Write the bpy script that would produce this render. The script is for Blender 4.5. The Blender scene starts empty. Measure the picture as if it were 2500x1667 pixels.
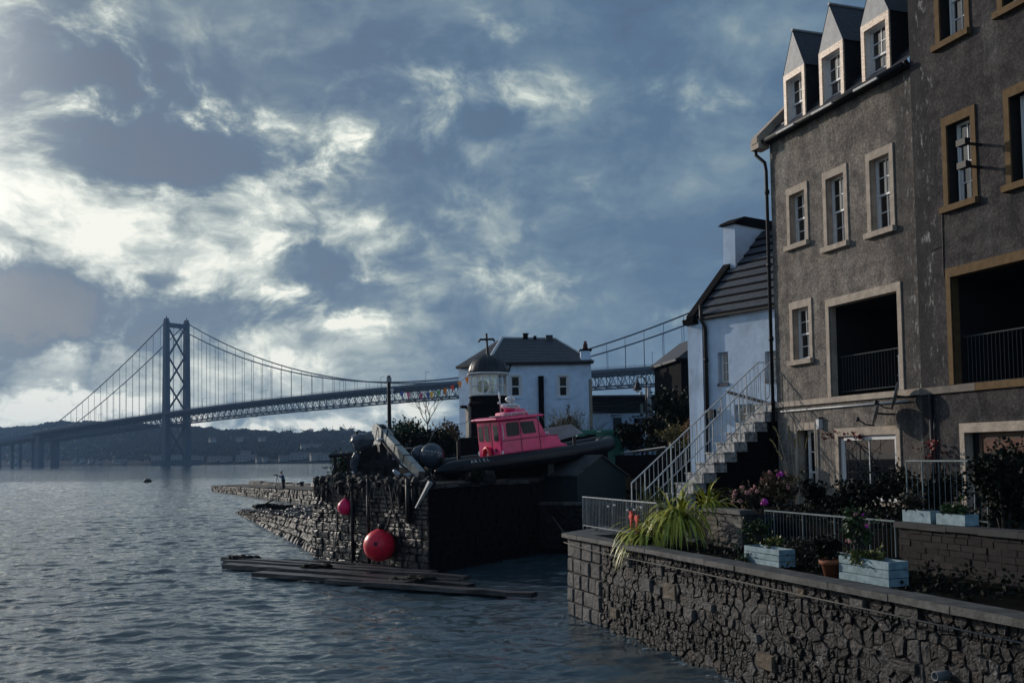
import bpy, bmesh, math, random
import numpy as np
from mathutils import Vector, Matrix, noise as mnoise
R = random.Random(7)
rad = math.radians
scene = bpy.context.scene
col = scene.collection

# ------------------------------------------------------------------ camera
TH, ROLL, FPX, HC = rad(2.75), .016, 2400.0, 3.8
SHIFT = 1114 - 833.5 - FPX * math.tan(TH)
_fw = np.array([0, math.cos(TH), math.sin(TH)]); _r0 = np.array([1., 0, 0]); _u0 = np.array([0, -math.sin(TH), math.cos(TH)])
_rt = _r0 * math.cos(ROLL) - _u0 * math.sin(ROLL); _up = _u0 * math.cos(ROLL) + _r0 * math.sin(ROLL)
cd = bpy.data.cameras.new("camera"); cam = bpy.data.objects.new("camera", cd); col.objects.link(cam)
cd.sensor_width = 36; cd.lens = 36 * FPX / 2500; cd.shift_y = SHIFT / 2500; cd.clip_start = .2; cd.clip_end = 9000
m = Matrix.Identity(4)
for i in range(3):
    m[i][0], m[i][1], m[i][2] = _rt[i], _up[i], -_fw[i]
m[2][3] = HC
cam.matrix_world = m
scene.camera = cam
# surveying helpers: a bearing in the photograph met with a depth, a level or an upright plane gives a world point
def ray(x, y): return _fw + _rt * (x - 1250) / FPX + _up * (833.5 + SHIFT - y) / FPX
CO = np.array([0, 0, HC])
def atY(x, y, Y): d = ray(x, y); return Vector(CO + d * Y / d[1])
def atZ(x, y, z): d = ray(x, y); return Vector(CO + d * (z - HC) / d[2])

# ------------------------------------------------------------------ sun and sky
SUN_AZ, SUN_EL = rad(-47), rad(18)
SUN = Vector((math.sin(SUN_AZ) * math.cos(SUN_EL), math.cos(SUN_AZ) * math.cos(SUN_EL), math.sin(SUN_EL)))
ld = bpy.data.lights.new("sun", 'SUN'); lo = bpy.data.objects.new("sun", ld); col.objects.link(lo)
ld.energy = 2.6; ld.angle = rad(.6); ld.color = (1, .90, .80)
lo.rotation_euler = (-SUN).to_track_quat('-Z', 'Y').to_euler()
vs = scene.view_settings
vs.view_transform = 'Standard'; vs.look = 'None'; vs.exposure = 0; vs.gamma = 1; vs.use_curve_mapping = False

class NT:
    """small helper for node trees"""
    def __init__(s, nt): s.nt = nt
    def n(s, t, **k):
        o = s.nt.nodes.new(t)
        for a, b in k.items(): setattr(o, a, b)
        return o
    def put(s, sock, v):
        if isinstance(v, bpy.types.NodeSocket): s.nt.links.new(v, sock)
        elif v is not None: sock.default_value = v
    def m(s, op, a, b=None, c=None, clamp=False):
        o = s.n('ShaderNodeMath', operation=op, use_clamp=clamp)
        for i, v in enumerate((a, b, c)): s.put(o.inputs[i], v)
        return o.outputs[0]
    def v(s, op, a, b=None, c=None):
        o = s.n('ShaderNodeVectorMath', operation=op)
        for i, x in enumerate((a, b, c)): s.put(o.inputs[i], x)
        return o.outputs['Value'] if op in ('LENGTH', 'DOT_PRODUCT', 'DISTANCE') else o.outputs[0]
    def noise(s, vec, scale, detail=4, rough=.55, color=False, dist=0):
        o = s.n('ShaderNodeTexNoise'); s.put(o.inputs['Vector'], vec); s.put(o.inputs['Scale'], scale)
        o.inputs['Detail'].default_value = detail; o.inputs['Roughness'].default_value = rough; o.inputs['Distortion'].default_value = dist
        return o.outputs['Color' if color else 'Fac']
    def rng(s, v, a, b, c=0, d=1, t='SMOOTHSTEP'):
        o = s.n('ShaderNodeMapRange', interpolation_type=t)
        for i, x in enumerate((v, a, b, c, d)): s.put(o.inputs[i], x)
        return o.outputs[0]
    def ramp(s, f, stops, interp='EASE'):
        o = s.n('ShaderNodeValToRGB'); e = o.color_ramp; e.interpolation = interp
        while len(e.elements) < len(stops): e.elements.new(.5)
        for q, (p, c) in zip(e.elements, stops): q.position = p; q.color = (*c, 1)
        s.put(o.inputs[0], f); return o.outputs[0]
    def mix(s, f, a, b, t='MIX'):
        o = s.n('ShaderNodeMix', data_type='RGBA', blend_type=t)
        s.put(o.inputs[0], f); s.put(o.inputs[6], a if isinstance(a, bpy.types.NodeSocket) else (*a, 1)); s.put(o.inputs[7], b if isinstance(b, bpy.types.NodeSocket) else (*b, 1))
        return o.outputs[2]
    def xyz(s, x, y, z=0):
        o = s.n('ShaderNodeCombineXYZ')
        for i, q in enumerate((x, y, z)): s.put(o.inputs[i], q)
        return o.outputs[0]

world = bpy.data.worlds.new("World"); scene.world = world; world.use_nodes = True
wt = world.node_tree; wt.nodes.clear(); W = NT(wt)
tc = W.n('ShaderNodeTexCoord').outputs['Generated']
sep = W.n('ShaderNodeSeparateXYZ'); W.put(sep.inputs[0], tc)
dx, dy, dz = sep.outputs
az = W.m('ARCTAN2', dx, dy); el = W.m('ARCSINE', dz)
ang = W.xyz(az, W.m('MULTIPLY', el, 1.4))
warp = W.v('SUBTRACT', W.noise(ang, 4.5, 3, .55, True), (.5, .5, .5))
ang2 = W.v('ADD', ang, W.v('MULTIPLY', warp, (.16, .09, 0)))
n1 = W.m('SUBTRACT', W.noise(ang2, 5.5, 8, .58), .5)
n2 = W.m('SUBTRACT', W.noise(W.v('ADD', ang2, (7, 3, 0)), 17, 8, .62), .5)
n3 = W.m('SUBTRACT', W.noise(W.v('MULTIPLY', ang2, (.75, 1.35, 1)), 26, 6, .6), .5)
uv = W.v('ADD', W.xyz(az, el), W.v('MULTIPLY', warp, (.05, .03, 0)))
edge = W.m('ADD', W.m('MULTIPLY', n1, 2.4), W.m('MULTIPLY', n2, 1.7))
def azel(x, y):
    d = ray(x * 1.063, y * 1.063); d = d / np.linalg.norm(d)
    return math.atan2(d[0], d[1]), math.asin(d[2])
def dist(x, y, rx, ry, raw=False):
    a, e = (x, y) if raw else azel(x, y)
    q = W.v('MULTIPLY', W.v('SUBTRACT', uv, (a, e, 0)), (2400 / (rx * 1.063), 2400 / (ry * 1.063), 0))
    return W.v('LENGTH', q)
def soft(d, r=1.0): return W.rng(d, r, 0, 0, 1)
# light through the thin cloud round the veiled sun (the sun itself stands just outside the frame on the left)
lobe = W.m('ADD', W.m('MULTIPLY', soft(dist(150, 460, 1500, 640)), .66), W.m('MULTIPLY', soft(dist(520, 560, 980, 420)), .46))
lobe = W.m('ADD', lobe, W.m('MULTIPLY', soft(dist(380, 880, 1500, 330)), .30))
lobe = W.m('MAXIMUM', lobe, W.m('MULTIPLY', soft(dist(SUN_AZ, SUN_EL, 1150, 800, True)), 1.0), clamp=True)
n0 = W.m('SUBTRACT', W.noise(ang2, 3.1, 4, .5), .5)
val = W.m('ADD', W.m('MULTIPLY_ADD', n0, .55, .41), W.m('MULTIPLY', lobe, .36))
val = W.m('ADD', val, W.m('MULTIPLY', n1, W.m('MULTIPLY_ADD', lobe, .55, .78)))
val = W.m('ADD', val, W.m('MULTIPLY', n2, W.m('MULTIPLY_ADD', lobe, 1.0, .34)))
val = W.m('ADD', val, W.m('MULTIPLY', n3, W.m('MULTIPLY_ADD', lobe, .50, .10)))
# darker cloud banks: bearing, size, depth
for x, y, rx, ry, k in ((430, 325, 390, 105, .95), (300, 360, 200, 90, .7), (130, 150, 420, 75, .8), (640, 170, 420, 95, .55), (50, 700, 200, 115, .95), (350, 725, 320, 68, .85), (880, 260, 170, 110, .55), (900, 420, 240, 120, .5),
                        (1130, 285, 130, 48, .7), (720, 610, 90, 45, .55), (850, 690, 170, 48, .55), (375, 640, 60, 24, .6), (1250, 130, 300, 70, .25), (1350, 560, 420, 60, .25), (1450, 340, 260, 70, .2)):
    mk = W.m('MULTIPLY', W.rng(W.m('ADD', dist(x, y, rx, ry), edge), 1.15, .30, 0, 1), k)
    val = W.m('ADD', W.m('MULTIPLY', val, W.m('SUBTRACT', 1, mk)), W.m('MULTIPLY', mk, W.m('MULTIPLY_ADD', n1, .55, .25)))
# sunlit wisps and the cumulus low over the far hills
wis = W.m('ADD', W.m('MULTIPLY', n1, 2.2), W.m('MULTIPLY', n2, 3.6))
for x, y, rx, ry, k in ((130, 50, 170, 62, .42), (420, 212, 130, 50, .34), (560, 262, 120, 28, .40), (210, 235, 160, 45, .30), (775, 350, 62, 62, .42), (640, 570, 60, 42, .48), (715, 578, 48, 22, .36), (880, 620, 88, 36, .40), (1185, 640, 135, 50, .58),
                        (1080, 215, 210, 60, .30), (1600, 222, 130, 42, .24), (1150, 70, 80, 42, .16), (1280, 455, 130, 32, .22), (830, 750, 130, 25, .48), (650, 690, 110, 50, .3), (700, 830, 110, 30, .28), (1570, 728, 80, 26, .30), (1000, 340, 120, 40, .14)):
    val = W.m('MULTIPLY_ADD', W.rng(W.m('SUBTRACT', dist(x, y, rx, ry), wis), 1.25, -.35, 0, 1), W.m('MULTIPLY_ADD', n2, .8, k * .42), val)
for x, y, rx, ry, k in ((70, 935, 180, 50, .55), (250, 935, 120, 38, .48), (470, 985, 180, 30, .40), (660, 985, 300, 38, .42), (860, 965, 220, 45, .34), (1150, 985, 300, 40, .25)):
    val = W.m('MULTIPLY_ADD', W.rng(W.m('SUBTRACT', dist(x, y, rx, ry), W.m('MULTIPLY', edge, 1.4)), 1.15, .25, 0, 1), W.m('MULTIPLY_ADD', n2, .9, k * .34), val)
cloud = W.ramp(val, [(0, (.052, .076, .122)), (.18, (.078, .112, .178)), (.34, (.098, .168, .262)), (.48, (.172, .255, .335)), (.62, (.315, .395, .420)), (.79, (.56, .63, .60)), (.93, (.86, .90, .80)), (1, (1.0, 1.0, .88))], 'LINEAR')
# the cloud near the sun is a neutral grey, away from it bluer
hsv = W.n('ShaderNodeHueSaturation'); W.put(hsv.inputs['Color'], cloud); W.put(hsv.inputs['Saturation'], W.rng(az, -.55, .15, .72, 1.0)); cloud = hsv.outputs[0]
ns = W.n('ShaderNodeTexSky', sky_type='NISHITA'); ns.sun_disc = False; ns.sun_elevation = SUN_EL; ns.sun_rotation = SUN_AZ
ns.air_density = 1.0; ns.dust_density = 1.0; ns.ozone_density = 2.0
nish = W.v('MULTIPLY', ns.outputs[0], (.15, .15, .15))
cover = W.m('MULTIPLY', W.rng(val, .05, .5, .88, 1.0), W.rng(W.m('ABSOLUTE', az), .75, 1.9, 1.0, .28))
skyc = W.mix(cover, nish, cloud)
# aureole: forward scattering in the thin cloud in front of the sun
aur = W.m('POWER', W.rng(W.v('LENGTH', W.v('SUBTRACT', tc, tuple(SUN))), .42, .04, 0, 1, 'LINEAR'), 2.2)
skyc = W.v('ADD', skyc, W.v('SCALE', (3.4, 3.2, 2.8)))
skyc.node.inputs[1].links[0].from_node.inputs['Scale'].default_value = 0
nt_sc = skyc.node.inputs[1].links[0].from_node; W.put(nt_sc.inputs['Scale'], W.m('MULTIPLY', aur, W.m('MULTIPLY_ADD', n1, 1.6, 1.0, clamp=True)))
bg = W.n('ShaderNodeBackground'); W.put(bg.inputs[0], skyc); bg.inputs[1].default_value = 1.0
wo = W.n('ShaderNodeOutputWorld'); wt.links.new(bg.outputs[0], wo.inputs[0])
world.cycles.sampling_method = 'MANUAL'; world.cycles.sample_map_resolution = 512
cy = scene.cycles
cy.use_denoising = True; cy.max_bounces = 8; cy.diffuse_bounces = 3; cy.glossy_bounces = 3; cy.transmission_bounces = 4; cy.volume_bounces = 1; cy.transparent_max_bounces = 6
cy.sample_clamp_indirect = 4

# ------------------------------------------------------------------ materials
MATS = {}
def M(name, c, rough=.8, c2=None, scale=4, var=.35, bump=0, bscale=40, metal=0, spec=.4, rnd=0, detail=5, coat=0, streak=None, stretch=(1, 1, 1), emit=None, trans=0, grain=0, gscale=18, specks=None):
    if name in MATS: return MATS[name]
    ma = bpy.data.materials.new(name); ma.use_nodes = True; nt = ma.node_tree; nt.nodes.clear(); N = NT(nt)
    p = N.n('ShaderNodeBsdfPrincipled'); out = N.n('ShaderNodeOutputMaterial'); nt.links.new(p.outputs[0], out.inputs[0])
    pos = N.n('ShaderNodeNewGeometry').outputs['Position']
    if stretch != (1, 1, 1): pos = N.v('MULTIPLY', pos, stretch)
    f = N.noise(pos, scale, detail, .6)
    c2 = c2 or tuple(x * (1 - var) for x in c)
    colr = N.mix(N.rng(f, .3, .7), c2, c)
    if streak:
        colr = N.mix(N.m('MULTIPLY', N.rng(N.noise(N.v('MULTIPLY', pos, (1, 1, .12)), 2.2, 5, .65), .52, .72), streak[1]), colr, streak[0])
        colr = N.mix(N.m('MULTIPLY', N.rng(N.noise(pos, .9, 4, .6), .5, .72), .5), colr, tuple(x * .55 for x in c))
    if grain:
        gq = N.noise(pos, gscale, 3, .7)
        colr = N.mix(1.0, colr, N.ramp(gq, [(.30, (1 - grain,) * 3), (.5, (.95, .95, .95)), (.70, (1 + grain * 1.3,) * 3)], 'LINEAR'), 'MULTIPLY')
    if specks:
        sq_ = N.m('MULTIPLY', N.rng(N.noise(pos, specks[1], 4, .7), specks[2], specks[2] + .08), N.rng(N.noise(pos, 1.6, 3, .6), .40, .62))
        colr = N.mix(sq_, colr, specks[0])
    if rnd:
        oi = N.n('ShaderNodeObjectInfo').outputs['Random']
        colr = N.mix(1.0, colr, N.ramp(oi, [(0, (1 - rnd,) * 3), (.5, (1, .98, .95)), (1, (1 + rnd, 1 + rnd * .9, 1 + rnd * .75))], 'LINEAR'), 'MULTIPLY')
    N.put(p.inputs['Base Color'], colr)
    p.inputs['Roughness'].default_value = rough; p.inputs['Metallic'].default_value = metal
    p.inputs['Specular IOR Level'].default_value = spec
    if coat: p.inputs['Coat Weight'].default_value = coat; p.inputs['Coat Roughness'].default_value = .12
    if bump:
        b = N.n('ShaderNodeBump'); b.inputs['Strength'].default_value = min(bump, 1); b.inputs['Distance'].default_value = .02 * max(1, bump)
        N.put(b.inputs['Height'], N.noise(pos, bscale, 6, .65)); nt.links.new(b.outputs[0], p.inputs['Normal'])
    if trans: p.inputs['Transmission Weight'].default_value = trans
    MATS[name] = ma; return ma

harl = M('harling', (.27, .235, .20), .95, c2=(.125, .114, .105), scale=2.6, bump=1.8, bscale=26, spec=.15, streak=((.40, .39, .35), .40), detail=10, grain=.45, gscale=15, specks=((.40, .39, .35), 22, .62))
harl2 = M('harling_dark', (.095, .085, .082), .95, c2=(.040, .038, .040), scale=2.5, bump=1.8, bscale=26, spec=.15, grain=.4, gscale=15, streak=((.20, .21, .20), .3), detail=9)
def damp_run(ma, a0, w):
    """a dark damp run with white efflorescence down the wall at a0 metres along the house front"""
    nt = ma.node_tree; N = NT(nt); p = next(n for n in nt.nodes if n.type == 'BSDF_PRINCIPLED'); old = p.inputs['Base Color'].links[0].from_socket
    pos = N.n('ShaderNodeNewGeometry').outputs['Position']
    a = N.v('DOT_PRODUCT', N.v('SUBTRACT', pos, (7.83, 29, 0)), (.31837, -.94797, 0))
    a = N.m('ADD', a, N.m('MULTIPLY', N.m('SUBTRACT', N.noise(pos, 1.1, 4, .6), .5), 1.0))
    k = N.rng(N.m('ABSOLUTE', N.m('SUBTRACT', a, a0)), w, w * .25, 0, 1)
    c = N.mix(N.m('MULTIPLY', k, .62), old, (.035, .034, .036))
    e = N.m('MULTIPLY', N.rng(N.m('ABSOLUTE', N.m('SUBTRACT', a, a0 + .25)), w * .5, .05, 0, 1), N.rng(N.noise(N.v('MULTIPLY', pos, (1, 1, .35)), 9, 6, .7), .54, .68))
    N.put(p.inputs['Base Color'], N.mix(N.m('MULTIPLY', e, .7), c, (.45, .45, .43)))
damp_run(harl, 5.65, .75); damp_run(harl2, 6.25, .6)
margin = M('stone_margin', (.50, .42, .34), .85, var=.3, grain=.12, scale=4, bump=.3, bscale=50, spec=.2)
margin2 = M('ochre_margin', (.165, .105, .05), .85, var=.3, scale=6, bump=.35, bscale=50, spec=.2)
dorm_m = M('dormer_trim', (.86, .70, .52), .45, c2=(.50, .30, .18), scale=18, bump=.3, bscale=60)
lead = M('lead_sheet', (.36, .37, .37), .6, var=.25, scale=6, bump=.15, bscale=30)
whitew = M('white_wood', (.70, .70, .70), .5, var=.12, scale=8)
white_render = M('white_render', (.64, .78, .95), .9, c2=(.54, .66, .81), scale=2.5, bump=.5, bscale=7, spec=.2, streak=((.50, .52, .53), .35))  # blue of the shade light is mixed into the white base colour
glass = M('window_glass', (.008, .009, .012), .02, var=.1, spec=1.0)
slate = M('slate', (.050, .052, .062), .55, c2=(.028, .030, .040), scale=9, bump=.5, bscale=22, rnd=.2)
slate_c = M('slate_blue', (.075, .085, .105), .6, c2=(.04, .047, .062), scale=6, bump=.6, bscale=14, rnd=.12)
blackm = M('black_iron', (.008, .008, .010), .6, var=.3, scale=10)
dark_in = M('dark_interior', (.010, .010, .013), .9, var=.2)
galv = M('galvanised_rail', (.62, .65, .66), .45, var=.3, scale=12, metal=.15)
pvc = M('white_pipe', (.72, .74, .74), .4, var=.08)
sea_stone = M('sea_wall_stone', (.019, .0175, .018), .55, c2=(.008, .008, .009), scale=9, bump=1.6, bscale=15, rnd=.85, spec=.3, grain=.35, gscale=24, specks=((.27, .27, .275), 20, .63))
sea_stone2 = M('sea_wall_stone_brown', (.032, .022, .018), .6, c2=(.015, .012, .011), scale=8, bump=1.5, bscale=15, spec=.3, rnd=.6, grain=.3, specks=((.26, .26, .26), 17, .64))
sea_stone3 = M('sea_wall_stone_pale', (.068, .066, .064), .65, c2=(.022, .022, .024), spec=.3, scale=8, bump=1.5, bscale=15, rnd=.5, grain=.35, specks=((.34, .34, .345), 20, .58))
sea_block = M('dressed_stone', (.105, .102, .10), .75, c2=(.045, .045, .048), scale=6, bump=.8, bscale=20, rnd=.35, grain=.25, specks=((.30, .30, .29), 14, .64))
warm_block = M('warm_stone', (.125, .09, .055), .75, c2=(.05, .04, .03), scale=6, bump=.6, bscale=24)
mortar = M('dark_joint', (.030, .029, .030), .9, c2=(.007, .007, .008), scale=5, bump=1.5, bscale=18, specks=((.22, .22, .22), 16, .66))
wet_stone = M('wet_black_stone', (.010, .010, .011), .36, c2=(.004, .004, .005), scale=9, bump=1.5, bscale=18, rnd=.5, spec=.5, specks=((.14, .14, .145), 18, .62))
wet_core_and_shade = M('wet_core_and_shade', (.005, .005, .006), .85, var=.3, spec=.1)  # wall cores; also the shade colour of slate gaps and shaded quay face
coping = M('coping_stone', (.095, .097, .096), .7, c2=(.030, .032, .032), scale=6, bump=.5, bscale=30, rnd=.2)
brick_l = M('grey_block', (.165, .158, .145), .85, c2=(.085, .082, .078), scale=8, bump=.5, bscale=40, rnd=.35)
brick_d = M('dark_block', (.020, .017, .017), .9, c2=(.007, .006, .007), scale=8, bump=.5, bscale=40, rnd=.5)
pier_stone = M('pier_stone', (.046, .044, .039), .65, c2=(.028, .028, .026), scale=1.5, bump=.8, bscale=6, rnd=.4)
earth = M('earth', (.010, .009, .007), 1.0, spec=.02, var=.5, scale=3, bump=.6, bscale=10)
quay_top = M('quay_surface', (.022, .021, .021), .95, spec=.1, var=.4, scale=1.5, bump=.5, bscale=8)
planter_m = M('painted_planter', (.25, .36, .40), .6, c2=(.13, .21, .24), scale=9, bump=.25, bscale=30)
terra = M('terracotta', (.27, .085, .035), .7, var=.25, scale=8, bump=.2)
pink = M('pink_gelcoat', (.93, .020, .185), .3, c2=(.74, .014, .135), grain=.08, gscale=6, scale=2.0, coat=.3, spec=.5)
pink_seam = M('dark_seam', (.09, .006, .03), .5, var=.2)
rubber = M('tube_rubber', (.008, .011, .018), .42, c2=(.005, .006, .010), scale=4, bump=.25, bscale=7, spec=.3)
whiteplast = M('white_plastic', (.72, .71, .72), .35, var=.08)
text_white = M('white_lettering', (.62, .64, .64), .6, var=.1)
text_dark = M('dark_lettering', (.05, .02, .04), .6, var=.1)
red_buoy = M('red_buoy', (.93, .015, .045), .42, c2=(.70, .012, .04), scale=6, bump=.12, bscale=30, coat=.15)
pink_buoy = M('pink_buoy', (.93, .02, .13), .42, c2=(.72, .015, .10), scale=6, bump=.12, bscale=30)
alu = M('aluminium', (.42, .43, .41), .42, c2=(.25, .26, .26), scale=10, metal=.75, bump=.12, bscale=30)
tarp = M('tarpaulin', (.12, .14, .17), .35, c2=(.07, .085, .11), scale=5, bump=.3, bscale=8)
netm = M('tarred_net', (.013, .012, .013), .75, var=.5, scale=16, bump=1, bscale=35)
rope_m = M('rope', (.17, .16, .14), .9, var=.4, scale=30)
timber = M('weathered_timber', (.075, .068, .07), .42, c2=(.022, .021, .023), scale=3, bump=.5, bscale=14, rnd=.4, stretch=(.3, 1, 1))
teal = M('teal_shed_paint', (.010, .028, .036), .7, var=.3, scale=6, bump=.2)
felt = M('roof_felt', (.06, .06, .066), .8, c2=(.025, .026, .03), scale=3, bump=.4)
greenc = M('green_container', (.035, .20, .135), .5, c2=(.02, .14, .10), scale=3, bump=.1)
cowl = M('outboard_cowl', (.050, .066, .090), .3, var=.2, scale=5, coat=.3)
steel_b = M('bridge_steel', (.018, .042, .082), .65, var=.15, scale=.05)
conc = M('bridge_concrete', (.055, .075, .11), .85, var=.2, scale=.05)
leaf_g = M('green_leaf', (.045, .085, .018), .5, c2=(.013, .028, .008), scale=2.5, spec=.35)
leaf_d = M('dark_leaf', (.009, .014, .007), .6, c2=(.003, .005, .003), scale=3, spec=.14)
leaf_y = M('yellow_green_leaf', (.50, .45, .045), .42, c2=(.16, .22, .03), scale=5, spec=.4)
leaf_o = M('autumn_leaf', (.24, .11, .035), .6, c2=(.07, .045, .02), scale=4)
leaf_r = M('red_leaf', (.22, .018, .022), .6, var=.4)
leaf_b = M('brown_leaf', (.06, .045, .022), .7, c2=(.022, .018, .011), scale=4)
dry = M('dry_grass', (.34, .29, .20), .8, var=.3, scale=10)
bark = M('bark', (.055, .047, .042), .9, var=.4, scale=12, bump=.5)
flower_p = M('pink_flower', (.58, .27, .25), .7, c2=(.38, .16, .15), scale=20)
flower_m = M('magenta_flower', (.60, .04, .42), .6, var=.3, scale=20)
red_cloth = M('red_cloth', (.62, .06, .05), .8, var=.2)
far_wood = M('far_wood', (.020, .020, .017), 1.0, spec=.02, c2=(.010, .012, .011), scale=.02, detail=8)
far_tree_m = M('far_tree', (.055, .044, .036), .95, c2=(.028, .027, .026), scale=.02)
field = M('far_field', (.09, .12, .045), .95, var=.3, scale=.02)
house_w = M('far_white_wall', (.24, .24, .235), .9, var=.1, scale=.1)
house_r = M('far_roof', (.12, .10, .095), .9, var=.2, scale=.1)
skin_m = M('skin', (.45, .28, .21), .6, var=.1)
blue_coat = M('blue_jacket', (.035, .075, .15), .8, var=.25, scale=8)
dark_cloth = M('dark_trousers', (.012, .014, .022), .85, var=.2)
foam_m = M('foam', (.40, .43, .44), .6, var=.15, scale=10, bump=.5)
weed = M('sea_weed', (.008, .008, .006), .75, spec=.15, var=.4, scale=9, bump=.8)
dome_m = M('dome_copper', (.010, .014, .022), .42, var=.3, scale=5)
black_stone = M('black_masonry', (.009, .009, .011), .95, spec=.08, var=.4, scale=6, bump=.6)
pale_stone = M('pale_quoin', (.33, .30, .25), .8, var=.3, scale=6, bump=.4)

# ------------------------------------------------------------------ geometry helpers
class Fr:
    def __init__(s, o, ex, ey, ez=(0, 0, 1)):
        s.o = Vector(o); s.x = Vector(ex); s.y = Vector(ey); s.z = Vector(ez)
    def p(s, x, y, z): return s.o + s.x * x + s.y * y + s.z * z
def fr_ang(o, a): return Fr(o, (math.cos(a), math.sin(a), 0), (-math.sin(a), math.cos(a), 0))
WORLD = Fr((0, 0, 0), (1, 0, 0), (0, 1, 0))

def org(o):
    v = Vector((0, 0, 0))
    while o is not None: v += o.location; o = o.parent
    return v

class MB:
    def __init__(s): s.v = []; s.f = []; s.mi = []
    def add(s, vs_, fs, mi=0):
        b = len(s.v); s.v += [Vector(q) for q in vs_]; s.f += [tuple(b + i for i in q) for q in fs]; s.mi += [mi] * len(fs); return s
    def box(s, fr, x0, x1, y0, y1, z0, z1, mi=0, jit=0):
        P = [fr.p(x, y, z) for x in (x0, x1) for y in (y0, y1) for z in (z0, z1)]
        if jit: P = [q + Vector((R.uniform(-jit, jit), R.uniform(-jit, jit), R.uniform(-jit, jit))) for q in P]
        return s.add(P, [(0, 1, 3, 2), (4, 6, 7, 5), (0, 4, 5, 1), (2, 3, 7, 6), (0, 2, 6, 4), (1, 5, 7, 3)], mi)
    def poly(s, pts, mi=0): return s.add(pts, [tuple(range(len(pts)))], mi)
    def prism(s, fr, poly, y0, y1, mi=0):
        n = len(poly)
        P = [fr.p(x, y0, z) for x, z in poly] + [fr.p(x, y1, z) for x, z in poly]
        return s.add(P, [tuple(range(n)), tuple(range(2 * n - 1, n - 1, -1))] + [(i, (i + 1) % n, n + (i + 1) % n, n + i) for i in range(n)], mi)
    def vprism(s, pts, z0, z1, mi=0):
        n = len(pts)
        P = [(x, y, z0) for x, y in pts] + [(x, y, z1) for x, y in pts]
        return s.add(P, [tuple(range(n)), tuple(range(2 * n - 1, n - 1, -1))] + [(i, (i + 1) % n, n + (i + 1) % n, n + i) for i in range(n)], mi)
    def tube(s, pts, r, seg=6, cap=True, mi=0, closed=False):
        pts = [Vector(q) for q in pts]; n = len(pts); rs = r if isinstance(r, (list, tuple)) else [r] * n
        P = []; prev = None
        for i, q in enumerate(pts):
            if closed: t = pts[(i + 1) % n] - pts[i - 1]
            else: t = pts[min(i + 1, n - 1)] - pts[max(i - 1, 0)]
            if t.length < 1e-9: t = Vector((0, 0, 1))
            t.normalize()
            a = prev if prev is not None else (Vector((0, 0, 1)) if abs(t.z) < .9 else Vector((1, 0, 0)))
            a = (a - t * a.dot(t))
            if a.length < 1e-6: a = t.orthogonal()
            a.normalize(); prev = a; b = t.cross(a)
            P += [q + (a * math.cos(2 * math.pi * k / seg) + b * math.sin(2 * math.pi * k / seg)) * rs[i] for k in range(seg)]
        F = []
        for i in range(n if closed else n - 1):
            j = (i + 1) % n
            F += [(i * seg + k, i * seg + (k + 1) % seg, j * seg + (k + 1) % seg, j * seg + k) for k in range(seg)]
        if cap and not closed: F += [tuple(range(seg - 1, -1, -1)), tuple((n - 1) * seg + k for k in range(seg))]
        return s.add(P, F, mi)
    def lathe(s, c, prof, seg=16, mi=0, fr=None, a0=0):
        fr = fr or Fr(c, (1, 0, 0), (0, 1, 0)); P = []
        for r, z in prof: P += [fr.p(r * math.cos(a0 + 2 * math.pi * k / seg), r * math.sin(a0 + 2 * math.pi * k / seg), z) for k in range(seg)]
        F = [(i * seg + k, i * seg + (k + 1) % seg, (i + 1) * seg + (k + 1) % seg, (i + 1) * seg + k) for i in range(len(prof) - 1) for k in range(seg)]
        F += [tuple(range(seg - 1, -1, -1)), tuple((len(prof) - 1) * seg + k for k in range(seg))]
        return s.add(P, F, mi)
    def blob(s, c, r, seg=8, rings=6, amp=0, fq=1.0, mi=0, sd=0):
        c = Vector(c); r = Vector(r) if not isinstance(r, (int, float)) else Vector((r, r, r)); P = []
        for i in range(rings + 1):
            th = math.pi * i / rings
            for k in range(seg):
                ph = 2 * math.pi * k / seg
                d = Vector((math.sin(th) * math.cos(ph), math.sin(th) * math.sin(ph), math.cos(th)))
                q = 1 + (amp * mnoise.noise(d * fq + Vector((sd, sd * 1.7, sd * .3))) if amp else 0)
                P.append(c + Vector((d.x * r.x, d.y * r.y, d.z * r.z)) * q)
        F = [(i * seg + k, i * seg + (k + 1) % seg, (i + 1) * seg + (k + 1) % seg, (i + 1) * seg + k) for i in range(rings) for k in range(seg)]
        return s.add(P, F, mi)
    def leaf(s, p, d, n, l, w, mi=0):
        a = d.cross(n)
        if a.length < 1e-6: a = d.orthogonal()
        a.normalize(); m_ = p + d * l * .5 + n * l * .1
        return s.add([p, m_ + a * w, p + d * l, m_ - a * w], [(0, 1, 2, 3)], mi)
    def strap(s, p, d, l, w, droop, n=6, mi=0):
        """a long arching strap leaf"""
        p = Vector(p); d = Vector(d).normalized(); side = d.cross(Vector((0, 0, 1)))
        if side.length < .05: side = Vector((1, 0, 0))
        side.normalize(); P = []; q = p.copy(); dd = d.copy()
        for i in range(n + 1):
            t = i / n; ww = w * (0.55 + .9 * t if t < .45 else (1 - t) * 1.75) + .002
            P += [q - side * ww, q + side * ww]
            q = q + dd * (l / n); dd = (dd + Vector((0, 0, -droop / n))).normalized()
        return s.add(P, [(2 * i, 2 * i + 1, 2 * i + 3, 2 * i + 2) for i in range(n)], mi)
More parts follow.
